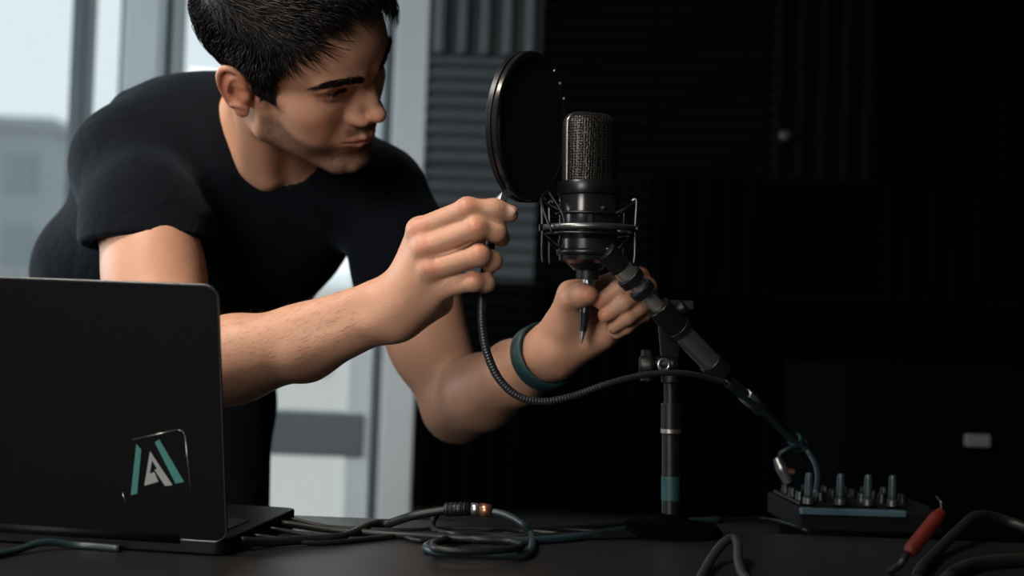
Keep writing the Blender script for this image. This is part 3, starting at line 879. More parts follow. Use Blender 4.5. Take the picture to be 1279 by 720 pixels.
def polygonise(layers, lo, hi, h):
    B = 8
    bs = B * h
    lo = np.array(lo, np.float32); hi = np.array(hi, np.float32)
    nb = np.ceil((hi - lo) / bs).astype(int) + 1
    g = np.stack(np.meshgrid(*[np.arange(n) for n in nb], indexing='ij'), -1).reshape(-1, 3)
    org = (lo + g * bs).astype(np.float32)
    act = np.zeros(len(g), bool)
    for s in range(0, len(g), 200000):
        d = evalf(layers, org[s:s + 200000], np.full((1, 3), bs / 2, np.float32), bs / 2)[:, 0]
        act[s:s + 200000] = np.abs(d) < bs * 1.5
    g = g[act]; org = org[act]
    ax = np.arange(B + 1)
    oi = np.stack(np.meshgrid(ax, ax, ax, indexing='ij'), -1).reshape(-1, 3)
    vs, keys, quads = [], [], []
    dims = (nb * B + 2).astype(np.int64)
    key = lambda c: (c[..., 0] * dims[1] + c[..., 1]) * dims[2] + c[..., 2]
    edges = []
    for s in range(0, len(g), 3000):
        D = evalf(layers, org[s:s + 3000], (oi * h).astype(np.float32), bs / 2).reshape(-1, B + 1, B + 1, B + 1)
        D = np.where(D == 0, 1e-7, D)
        S = D < 0
        cnt = np.zeros(S[:, :-1, :-1, :-1].shape, np.int8)
        for i in (0, 1):
            for j in (0, 1):
                for k in (0, 1):
                    cnt += S[:, i:i + B, j:j + B, k:k + B]
        b, x, y, z = np.nonzero((cnt > 0) & (cnt < 8))
        if len(b) == 0: continue
        cell = g[s:s + 3000][b] * B + np.stack([x, y, z], 1)
        acc = np.zeros((len(b), 3)); n = np.zeros(len(b))
        for axis in range(3):
            for u in (0, 1):
                for w in (0, 1):
                    o0 = [0, 0, 0]; oth = [q for q in range(3) if q != axis]
                    o0[oth[0]], o0[oth[1]] = u, w
                    o1 = list(o0); o1[axis] = 1
                    d0 = D[b, x + o0[0], y + o0[1], z + o0[2]]; d1 = D[b, x + o1[0], y + o1[1], z + o1[2]]
                    mk = (d0 < 0) != (d1 < 0)
                    t = np.where(mk, d0 / np.where(mk, d0 - d1, 1), 0)
                    pt = np.tile(np.array(o0, float), (len(b), 1)); pt[:, axis] = t
                    acc[mk] += pt[mk]; n += mk
                    if u == 0 and w == 0:
                        e = np.nonzero(mk)[0]
                        edges.append((axis, cell[e], d0[e] < 0))
        vs.append(lo + (cell + acc / n[:, None]) * h)
        keys.append(key(cell.astype(np.int64)))
    V = np.concatenate(vs); K = np.concatenate(keys)
    o = np.argsort(K); Ks = K[o]
    def look(c):
        kk = key(c.astype(np.int64)); i = np.clip(np.searchsorted(Ks, kk), 0, len(Ks) - 1)
        return np.where(Ks[i] == kk, o[i], -1)
    F = []
    for axis, c, ins in edges:
        u, w = (axis + 1) % 3, (axis + 2) % 3
        du = np.zeros(3, int); du[u] = 1; dw = np.zeros(3, int); dw[w] = 1
        q = np.stack([look(c - du - dw), look(c - dw), look(c), look(c - du)], 1)
        ok = (q >= 0).all(1)
        q = np.where(ins[:, None], q, q[:, ::-1])[ok]
        F.append(q)
    return V, np.concatenate(F)
def np_mesh(name, V, F, m, parent=None):
    me = bpy.data.meshes.new(name)
    me.vertices.add(len(V)); me.vertices.foreach_set('co', np.ascontiguousarray(V, np.float32).ravel())
    me.loops.add(F.size); me.loops.foreach_set('vertex_index', F.ravel().astype(np.int32))
    me.polygons.add(len(F)); me.polygons.foreach_set('loop_start', (np.arange(len(F)) * F.shape[1]).astype(np.int32))
    me.polygons.foreach_set('use_smooth', np.ones(len(F), bool))
    me.update(calc_edges=True); me.validate()
    if m: me.materials.append(m)
    o = bpy.data.objects.new(name, me); C.objects.link(o)
    if parent is not None: own(parent, o)
    return o
def attr(o, name, val):
    a = o.data.attributes.new(name, 'FLOAT', 'POINT')
    a.data.foreach_set('value', np.ascontiguousarray(val, np.float32))

# ------------------------------------------------------------------ the person
HO = np.array([-0.2378, 1.5039, 1.2158])
HR = np.array([[-0.558124, 0.822557, 0.109075], [-0.600215, -0.309457, -0.737549], [-0.572922, -0.477112, 0.666427]])
HS = 0.001
def H(*p): return HO + HR @ (np.array(p, float) * HS)
def hcap(a, b, r1, r2=None, k=0.0, mode='add', flat=None):
    if flat is not None: flat = (HR @ unit(flat[0]), flat[1])
    return cap(H(*a), H(*b), r1 * HS, (r2 if r2 is not None else r1) * HS, k * HS, mode, flat)
def hell(c, r, M=None, k=0.0, mode='add'):
    return ell(H(*c), np.array(r) * HS, HR if M is None else HR @ M, k * HS, mode)
def rotx(a): c, s = math.cos(a), math.sin(a); return np.array([[1, 0, 0], [0, c, -s], [0, s, c]])
def rotz(a): c, s = math.cos(a), math.sin(a); return np.array([[c, -s, 0], [s, c, 0], [0, 0, 1]])
def roty(a): c, s = math.cos(a), math.sin(a); return np.array([[c, 0, s], [0, 1, 0], [-s, 0, c]])

EYE = (32.5, 71.5, 31); EYR = 12.2
def head_layers():
    sk = [hell((0, -6, 52), (75, 97, 76)),
          hell((0, 42, 58), (62, 53, 48), k=20),
          hell((0, 44, -2), (57, 46, 62), k=14),
          hell((0, 38, -46), (45, 46, 40), k=14)]
    for s in (1, -1):
        sk += [hcap((s * 55, 4, -12), (s * 53, 8, -46), 12, 13, k=14),              # jaw ramus
               hcap((s * 53, 8, -48), (s * 20, 76, -76), 13.5, 13, k=12),           # jaw line
               hell((s * 45, 55, 3), (17, 21, 14), k=24), hell((s * 37, 52, -27), (17, 26, 26), k=24),                           # cheek bone
               hcap((s * 60, 30, 8), (s * 64, 6, 10), 6, 5, k=12),                  # zygomatic arch
               hcap((s * 12, 88, 43), (s * 45, 77, 43), 9.5, 9, k=12)]                # brow ridge
    sk += [hell((0, 84, -77), (19, 14, 15), k=12),                                  # chin
           hcap((9, 92, -78), (-9, 92, -78), 6.5, k=6),
           hell((0, 77.5, -35), (31, 22, 26), k=14)]                                  # muzzle
    for s in (1, -1):                                                               # orbits
        sk.append(hell((s * 34, 91, 30.5), (19, 18, 11.5), M=rotz(-s * 0.35), k=11, mode='sub'))
        sk.append(hell((s * 46, 72, -24), (14, 20, 16), k=16, mode='sub')) if False else None
    sk = [o for o in sk if o]
    for s in (1, -1):
        sk += [hell((s * 19, 90, 27), (7, 9, 8), k=7, mode='sub')]
    # nose
    nose = [hcap((0, 84, 37), (0, 100, 13), 6.5, 7.5),
            hcap((0, 99, 17), (0, 109.5, 0), 7.5, 8.4, k=6),
            hell((0, 112, 0.5), (8.0, 8.8, 7.6), k=5),
            hcap((0, 108, -8), (0, 98, -17), 4.5, 5.0, k=4)]
    for s in (1, -1):
        nose += [hell((s * 13, 100, -7), (6.8, 9.5, 7.2), M=rotz(s * 0.25), k=5),
                 hcap((s * 7, 91, 24), (s * 14, 92, -4), 7, 8.5, k=8)]
    for s in (1, -1):
        nose += [hell((s * 6.5, 104, -13.5), (3.2, 5.0, 4.5), k=2, mode='sub')]
    # lips
    up = [hcap((s * 0, 101.5, -33.5), (s * 6, 100.3, -32.5), 4.4, 4.4, k=3) for s in (1, -1)] + \
         [hcap((s * 6, 100.3, -32.5), (s * 16, 94.5, -34), 4.4, 3.6, k=3) for s in (1, -1)] + \
         [hcap((s * 16, 94.5, -34), (s * 27, 85.5, -35.5), 3.6, 2.2, k=3) for s in (1, -1)]
    lowl = [hcap((0, 99.5, -43.5), (s * 9, 97.7, -43.2), 4.8, 4.6, k=3) for s in (1, -1)] + \
           [hcap((s * 9, 97.7, -43.2), (s * 25, 87.0, -37.5), 4.6, 2.4, k=3) for s in (1, -1)]
    cut = [hcap((0, 105.0, -38.6), (s * 9, 103, -38.0), 1.3, 1.3) for s in (1, -1)] + \
          [hcap((s * 9, 103, -38.0), (s * 28, 88.0, -36.2), 1.3, 1.0) for s in (1, -1)]
    philt = [hcap((0, 105.5, -22), (0, 106.0, -30), 2.5)]
    mental = [hcap((s * -10, 102, -55.5), (s * 10, 102, -55.5), 7.5) for s in (1,)]
    ear = []
    for s in (1, -1):
        M = np.array([[s * 0.42, 0.0, s * 0.9075], [-0.9075, 0, 0.42], [0, 1, 0]])   # columns: a(back,out) b(up) n(out)
        M = M[:, [0, 1, 2]]
        a = np.array([s * 0.42, -0.9075, 0]); n = np.array([s * 0.9075, 0.42, 0]); b = np.array([0, -0.12, 0.993])
        o = np.array([s * 77.0, -12.0, 2.0])
        E = lambda x, y, z=0.0: tuple(o + a * x + b * y + n * z)
        A3 = np.stack([a, b, n], 1)
        e = [hell(E(3, 6), (14, 24, 3.2), M=A3), hell(E(-3, -22, 0.5), (8, 9, 3.4), M=A3, k=6)]
        hel = [(-9, 4, 0), (-8, 18, 2), (-1, 28, 3), (9, 29, 3), (16, 21, 3), (17, 8, 2.5), (13, -6, 2), (7, -18, 1.5)]
        hel = spline(hel, 4)
        for p, q in zip(hel[:-1], hel[1:]): e.append(hcap(E(*p), E(*q), 2.9, k=2.0))
        ant = spline([(1, 20, 2), (8, 12, 3.5), (9, 0, 4), (5, -12, 3), (-4, -15, 2.5)], 3)
        for p, q in zip(ant[:-1], ant[1:]): e.append(hcap(E(*p), E(*q), 2.2, k=3.0))
        e += [hell(E(-1, 0, 5), (9.5, 12.5, 8.5), M=A3, k=2, mode='sub'), hell(E(-10, -3, 2), (4.5, 6, 4), M=A3, k=4),
              hcap(E(-4, 8, -4), E(-5, -14, -5), 8, 7, k=6)]
        sca = spline([(-1, 23, 5), (8, 22, 5.5), (12.5, 12, 5.5), (12.5, 0, 5), (8, -12, 4.5)], 3)
        for p, q in zip(sca[:-1], sca[1:]): e.append(hcap(E(*p), E(*q), 3.0, k=1.5, mode='sub'))
        ear.append(Layer(e, 0.005))
    lids = []
    for s in (1, -1):
        lids += [Layer([hell((s * EYE[0], EYE[1], EYE[2]), (14.4, 13.6, 13.3)),
                        hell((s * EYE[0] + s * 1, EYE[1] + 12.5, EYE[2] - .6), (13.5, 10, 4.2), M=roty(s * 0.12), k=1.0, mode='sub')], 0.0035)]
    return ([Layer(sk)] + [Layer(nose, 0.006)] + [Layer(up, 0.0035), Layer(lowl, 0.0035), Layer(cut, 0.002, 'sub'), Layer(philt, 0.004, 'sub'),
            Layer(mental, 0.008, 'sub')] + lids + ear)

# joints -----------------------------------------------------------
ShR = P(163, 205, 1.60); ElR = P(222, 472, 1.43); WrR = P(487, 386, 1.335)
ShL = P(471, 242, 1.68); ElL = P(571, 508, 1.66); WrL = P(688, 440, 1.462)
NB = np.array([-0.292, 1.635, 1.150])
HIP = np.array([-0.49, 1.92, 0.86])
def finger(js, rs, k=0.006):
    pts = [P(*j) for j in js]
    ops = [cap(a, b, r, q, k if i else 0) for i, (a, b, r, q) in enumerate(zip(pts[:-1], pts[1:], rs[:-1], rs[1:]))]
    ops.append(ell(pts[1], (rs[1] * 1.04,) * 3, k=0.003))
    return ops, pts
def arm_layers():
    L = []
    # right arm (holds the pop filter)
    ax = unit(WrR - ElR); cy = np.array([0, 1.0, 0]); nf = unit(cy - ax * (cy @ ax))
    m1 = ElR + (WrR - ElR) * 0.28; m2 = ElR + (WrR - ElR) * 0.62 + np.array([0, 0, -.006])
    L.append(Layer([cap(ShR, ElR, .055, .043), ell(ShR + (ElR - ShR) * .55 + np.array([0, -.008, 0]), (.046, .046, .075), k=.03),
                    cap(ElR, m1, .039, .0405, .02), cap(m1, m2, .0405, .0340, .02),
                    cap(m2, WrR, .0340, .0262, .015, flat=(nf, .88)),
                    cap(m2 + np.array([0, -.01, -.012]), WrR + np.array([-.012, -.008, -.006]), .024, .010, .012),
                    cap(m1 + np.array([0, -.012, .008]), WrR + np.array([-.02, -.006, .010]), .022, .012, .012)], 0.02))
    # left arm
    ax = unit(WrL - ElL); nf = unit(cy - ax * (cy @ ax))
    m1 = ElL + (WrL - ElL) * 0.28; m2 = ElL + (WrL - ElL) * 0.65
    L.append(Layer([cap(ShL, ElL, .048, .040), ell(ShL + (ElL - ShL) * .55, (.042, .044, .08), k=.03),
                    cap(ElL, m1, .035, .040, .02), cap(m1, m2, .040, .033, .02),
                    cap(m2, WrL, .034, .0275, .015, flat=(nf, .88)),
                    ell(ElL + np.array([.003, .012, -.021]), (.015, .018, .015), k=.02)], 0.02))
    return L
def hand_layers():
    L = []
    # right hand, back towards the camera
    fi = {'i': ([(524, 288, 1.303), (584, 261, 1.276), (618, 262, 1.279), (637, 267, 1.284)], (.0116, .0095, .0090, .0080)),
          'm': ([(530, 311, 1.296), (595, 285, 1.271), (620, 290, 1.280), (626, 298, 1.292)], (.0116, .0094, .0088, .0080)),
          'r': ([(538, 337, 1.297), (599, 319, 1.271), (615, 326, 1.283), (612, 333, 1.300)], (.0111, .0088, .0084, .0074)),
          'p': ([(552, 360, 1.304), (592, 352, 1.283), (607, 354, 1.291), (605, 358, 1.306)], (.0102, .0080, .0076, .0066))}
    W = WrR
    wp = {'i': W + np.array([.004, .000, .012]), 'm': W + np.array([.004, -.007, .004]), 'r': W + np.array([.005, -.006, -.006]), 'p': W + np.array([.006, -.002, -.014])}
    palm = []
    for i, f in enumerate('imrp'):
        mc = P(*fi[f][0][0])
        palm.append(cap(wp[f], mc, .0135, .0112, .012 if i else 0))
    palm += [cap(P(508, 372, 1.353), P(545, 330, 1.332), .017, .014, .014), cap(P(512, 394, 1.345), P(548, 378, 1.333), .016, .0135, .02),
             cap(WrR, P(530, 350, 1.325), .022, .018, .02)]
    L.append(Layer(palm, 0.016))
    for f in 'imrp':
        ops, pts = finger(*fi[f]); L.append(Layer(ops, 0.0045))
    ops, _ = finger([(512, 372, 1.358), (560, 325, 1.368), (600, 296, 1.350), (620, 283, 1.331)], (.014, .0115, .0105, .0085)); L.append(Layer(ops, .008))
    for f in 'imr':                                                                    # knuckles and tendons
        mc = P(*fi[f][0][0]) + np.array([-.001, -.0055, .001])
        L.append(Layer([cap(wp[f] + np.array([.012, -.009, 0]), mc, .003, .0042), ell(mc, (.0085,) * 3, k=.004)], 0.007))
    # nail of the index finger
    L.append(Layer([ell(P(637, 264, 1.2765), (.0058, .0016, .0046), np.stack([unit(CR * 1 - CU * .25), _f, unit(CU + CR * .25)], 1))], .0008))
    # ulna head
    L.append(Layer([ell(WrR + np.array([-.012, -.012, -.014]), (.010, .009, .009))], .012))
    # left hand, palm towards the camera, fist around the pen
    fl = {'i': ([(770, 354, 1.455), (799, 346, 1.432), (771, 362, 1.412), (750, 377, 1.410)], (.0118, .0094, .0086, .0074)),
          'm': ([(779, 369, 1.455), (808, 359, 1.426), (778, 379, 1.410), (756, 394, 1.412)], (.0118, .0096, .0088, .0076)),
          'r': ([(784, 385, 1.455), (811, 376, 1.428), (783, 396, 1.416), (766, 408, 1.422)], (.0112, .0092, .0084, .0072)),
          'p': ([(782, 400, 1.455), (803, 391, 1.436), (782, 408, 1.428), (770, 416, 1.432)], (.0105, .0084, .0076, .0066))}
    palm = [cap(WrL, P(772, 358, 1.458), .020, .0125), cap(WrL, P(779, 372, 1.460), .020, .0125, .012), cap(WrL, P(783, 388, 1.460), .020, .012, .012),
            cap(P(700, 448, 1.466), P(780, 404, 1.460), .017, .0115, .012), cap(P(700, 440, 1.452), P(752, 420, 1.448), .017, .013, .014),
            cap(P(694, 425, 1.458), P(711, 388, 1.442), .019, .0155, .014), cap(P(704, 410, 1.446), P(722, 390, 1.440), .017, .012, .012),
            cap(P(712, 366, 1.444), P(765, 356, 1.456), .013, .011, .012)]
    L.append(Layer(palm, 0.012))
    for f in 'pmri':
        ops, pts = finger(*fl[f], k=.003); L.append(Layer(ops, 0.003))
    ops, _ = finger([(700, 408, 1.446), (713, 376, 1.430), (726, 369, 1.410), (734, 368, 1.400)], (.0165, .0128, .0115, .0098)); L.append(Layer(ops, .008))
    return L
def torso_ops(g=0.0, k=.05):
    """torso as a row of ellipsoids; g = how much cloth stands off"""
    sp = unit(NB - HIP); lat = unit((ShL - ShR) * np.array([1, .6, 1])); lat = unit(lat - sp * (lat @ sp)); fr = np.cross(sp, lat)
    M = np.stack([lat, fr, sp], 1)
    return [ell(HIP, (.168 + g, .115 + g, .13), M), ell(np.array([-.437, 1.83, .975]), (.172 + g, .108 + g, .15), M, k),
            ell(np.array([-.366, 1.735, 1.078]), (.166 + g, .112 + g, .15), M, k),
            ell(np.array([-.318, 1.675, 1.122]), (.142 + g, .092 + g, .10), M, k)], M
def neck_ops(g=0.0):
    return [cap(H(0, -28, -20), NB + np.array([.014, -.004, -.01]), .052 + g, .054 + g, .02), cap(H(30, -12, -35), NB + np.array([.0, -.05, -.03]), .022 + g, .02 + g, .02),
            cap(H(50, -30, -14), P(335, 224, 1.585), .011 + g, .008 + g, .02)]

FOLDS = [((96, 268, 1.56), (160, 292, 1.50), .009, .005), ((104, 235, 1.56), (175, 262, 1.51), .010, .0045), ((150, 120, 1.66), (215, 165, 1.62), .011, .006),
         ((196, 104, 1.68), (250, 140, 1.62), .010, .006), ((232, 106, 1.66), (268, 150, 1.60), .008, .005), ((110, 180, 1.60), (190, 215, 1.54), .012, .005),
         ((255, 170, 1.58), (300, 262, 1.56), .012, .006), ((230, 250, 1.56), (300, 310, 1.58), .013, .007), ((360, 240, 1.58), (430, 300, 1.62), .013, .006),
         ((480, 190, 1.66), (525, 240, 1.64), .010, .005), ((470, 260, 1.64), (520, 270, 1.64), .010, .005), ((45, 335, 1.85), (95, 365, 1.78), .014, .008),
         ((300, 330, 1.62), (400, 345, 1.68), .014, .007), ((260, 320, 1.62), (330, 420, 1.72), .015, .008), ((215, 225, 1.56), (235, 290, 1.55), .010, -.006)]
def build_person():
    root = thing('person', 'man in a black t-shirt bending over the desk, holding the pop filter and a pen', 'person', (-0.49, 1.92, 0.0))
    # skin -----------------------------------------------------------------
    t_ops, TM = torso_ops(-.014)
    layers = head_layers()
    layers += [Layer(neck_ops(), .016), Layer(t_ops, .03), Layer([cap(NB + np.array([0, .02, -.035]), ShR + np.array([0, 0, -.012]), .04, .045), cap(NB + np.array([0, .02, -.035]), ShL, .04, .045, .02)], .025)]
    layers += arm_layers() + hand_layers()
    V, F = polygonise(layers, (-0.72, 1.22, 0.62), (0.22, 2.12, 1.42), 0.0017)
    body = np_mesh('body', V, F, M_skin, root)
    q = (V - HO) @ HR / HS                                   # head coordinates, mm
    x, y, z = np.abs(q[:, 0]), q[:, 1], q[:, 2]
    sm = lambda v, a, b: np.clip((v - a) / (b - a), 0, 1) ** 2 * (3 - 2 * np.clip((v - a) / (b - a), 0, 1))
    inh = (np.abs(q) < 140).all(1)
    n1 = np.sin(x * .9 + z * .7) * .5 + np.sin(y * 1.1 - z * .8) * .5
    # beard shadow: jaw, chin, moustache
    line = -22 + (y - 20) * -0.24
    st = sm(line - z, -6, 10) * sm(y, 4, 14) * (1 - sm(y, 60, 80) * sm(z, -66, -50) * (1 - sm(x, 24, 32)))
    st = np.maximum(st, sm(z, -31, -27) * (1 - sm(z, -22, -17)) * sm(y, 80, 90) * (1 - sm(x, 20, 30)))
    st = np.maximum(st, .8 * sm(-z, 52, 58) * sm(y, 70, 85) * (1 - sm(x, 20, 35)))
    st *= inh * (1 - sm(-z, 88, 100))
    side = sm(y, 0, 8) * (1 - sm(y, 26, 34)) * sm(z, -28, 2) * (1 - sm(z, 10, 30)) * sm(x, 55, 62)
    st = np.maximum(st, side * inh)
    lip = sm(y, 84, 90) * (1 - sm(x, 22, 28)) * sm(z, -49.5, -47) * (1 - sm(z, -31.5, -29)) * inh
    red = np.zeros(len(V))
    def blob(c, r, w=1.0):
        d = np.linalg.norm(V - np.array(c), axis=1); np.maximum(red, w * (1 - sm(d, r * .3, r)), out=red)
    blob(H(80, -14, 4), .04, .9); blob(H(0, 112, -8), .022, .6); blob(H(46, 66, -4), .03, .35)
    for p in ((583, 256, 1.266), (595, 281, 1.260), (600, 313, 1.260), (591, 344, 1.274), (640, 267, 1.293), (524, 286, 1.29), (530, 309, 1.283), (538, 334, 1.283)):
        blob(P(*p), .013, .7)
    for p in ((749, 377, 1.405), (755, 394, 1.405), (735, 367, 1.392), (803, 345, 1.43), (812, 358, 1.425)): blob(P(*p), .014, .7)
    blob(ElL, .05, .5)
    nd = np.linalg.norm((V - P(637.5, 264, 1.276)) * np.array([.8, 1, 1.05]), axis=1); red[nd < .0052] = 0; lip[nd < .0052] = .0
    nail = (1 - sm(nd, .0042, .0052)) * (V[:, 1] < 1.279); attr(body, 'nail', nail)
    attr(body, 'stubble', st); attr(body, 'lip', lip); attr(body, 'red', red)
    # eyes -----------------------------------------------------------------
    for s in (1, -1):
        c = H(s * EYE[0], EYE[1], EYE[2]); gz = unit(HR @ unit((s * 0.02, 1, -0.12)))
        e = MB().lathe([(EYR * HS * math.cos(t), max(EYR * HS * math.sin(t), 1e-6)) for t in np.linspace(math.pi, .52, 14)], c, gz, 24, False).build('eyeball', M_eye)
        ir = MB().lathe([(EYR * HS * math.cos(t) + .0001, max(EYR * HS * math.sin(t), 1e-6)) for t in np.linspace(.53, 0.0, 6)], c, gz, 24, False).build('iris', M_iris)
        own(root, e); ir.parent = e
    # shirt ------------------------------------------------------------------
    ops, _ = torso_ops(.006)
    sh = [Layer(ops)]
    sh.append(Layer([cap(NB + np.array([-.01, .05, -.015]), ShR + np.array([0, .0, -.006]), .058, .055), cap(NB + np.array([.0, .05, 0]), ShL, .066, .056, .03),
                     ell(P(225, 176, 1.69), (.08, .06, .058), k=.04)], .05))
    def sleeve(S, E, t, r0, r1, po=None, pn_=None):
        h = S + (E - S) * t; ax = unit(E - S)
        return Layer([cap(S, h + ax * .03, r0, r1), ell(S + (E - S) * .34 + np.array([0, -.012, 0]), (r0 + .002, r0 + .004, .085), k=.03), half(h if po is None else po, ax if pn_ is None else pn_, h, .2, .004)], .035 if po is not None else .018), h, ax
    lr, hr, axr = sleeve(ShR, ElR, .40, .061, .0605, P(155, 301, 1.5), unit(-CU * 1.0 + CR * .03 - _f * .12))
    ll, hl, axl = sleeve(ShL, ElL, .44, .054, .0540)
    sh += [lr, ll]
    hem = [cap(hr - axr * .05, hr + axr * .04, .0565, .0565), cap(hl - axl * .05, hl + axl * .04, .0535, .0535)]
    # openings
    sh.append(Layer([cap(hr - axr * .035, hr + axr * .06, .0565, .0575)], .002, 'sub'))
    sh.append(Layer([cap(hl - axl * .035, hl + axl * .06, .0505, .0515)], .002, 'sub'))
    nb = neck_ops(.005)
    collar_pl = P(330, 226, 1.53)
    sh.append(Layer(nb[:1] + [ell(H(0, 10, -60), (.062, .062, .075), HR, k=.01)], .004, 'sub'))
    # waist hem
    spn = unit(NB - HIP)
    V, F = polygonise(sh, (-0.76, 1.38, 0.70), (0.06, 2.16, 1.36), 0.0032)
    # cloth folds: ridges pushed along the surface normal
    fn = np.cross(V[F[:, 2]] - V[F[:, 0]], V[F[:, 3]] - V[F[:, 1]]); N = np.zeros_like(V)
    for c_ in range(4): np.add.at(N, F[:, c_], fn)
    N /= np.linalg.norm(N, axis=1)[:, None] + 1e-12
    disp = np.zeros(len(V))
    for a, b, w, hgt in FOLDS:
        a, b = P(*a), P(*b); ba = b - a; vw = unit((a + b) / 2 - CAM); nn = unit(np.cross(ba, vw))
        t = np.clip(((V - a) @ ba) / (ba @ ba), 0, 1)
        dv = V - a - t[:, None] * ba; dv -= (dv @ vw)[:, None] * vw * .75
        disp += hgt * np.exp(-(np.linalg.norm(dv, axis=1) / w) ** 2) * (.35 + .65 * np.sin(np.clip(t, .02, .98) * math.pi))
    V = V + N * disp[:, None]
    shirt = np_mesh('t_shirt', V, F, M_shirt, root); shirt['label'] = 'black crew-neck t-shirt with short sleeves'
    # ribbed collar and sleeve hems are stitched bands
    # trousers and shoes ---------------------------------------------------------
    lg = []
    hL = np.array([-.405, 1.885, .83]); kL = np.array([-.345, 1.74, .47]); aL = np.array([-.33, 1.86, .09])
    hRt = np.array([-.58, 1.93, .83]); kR = np.array([-.62, 1.86, .47]); aR = np.array([-.64, 1.99, .09])
    tr = [ell(HIP + np.array([0, 0, -.02]), (.175, .125, .13), torso_ops()[1])]
    for h, kk, a in ((hL, kL, aL), (hRt, kR, aR)):
        tr += [cap(h, kk, .092, .066, .05), cap(kk, a, .064, .056, .03), half(a + np.array([0, 0, -.03]), (0, 0, -1), a, .12, 0.0)]
    V, F = polygonise([Layer(tr)], (-0.85, 1.5, 0.03), (-0.18, 2.2, 1.1), 0.006)
    np_mesh('trousers', V, F, M_trouser, root)
    for a in (aL, aR):
        d = np.array([.05, -.16, 0]); f0 = np.array([a[0], a[1] + .04, .045])
        V, F = polygonise([Layer([cap(f0, f0 + d * 1.15, .044, .038), ell(a + np.array([0, 0, .01]), (.048, .055, .06), k=.03), half((0, 0, .018), (0, 0, -1), f0, .4)])],
                          f0 - .2, f0 + .22, 0.005)
        V[:, 2] -= V[:, 2].min()
        np_mesh('shoe', V, F, M_shoe, root)
    return root, body

person, body = build_person()

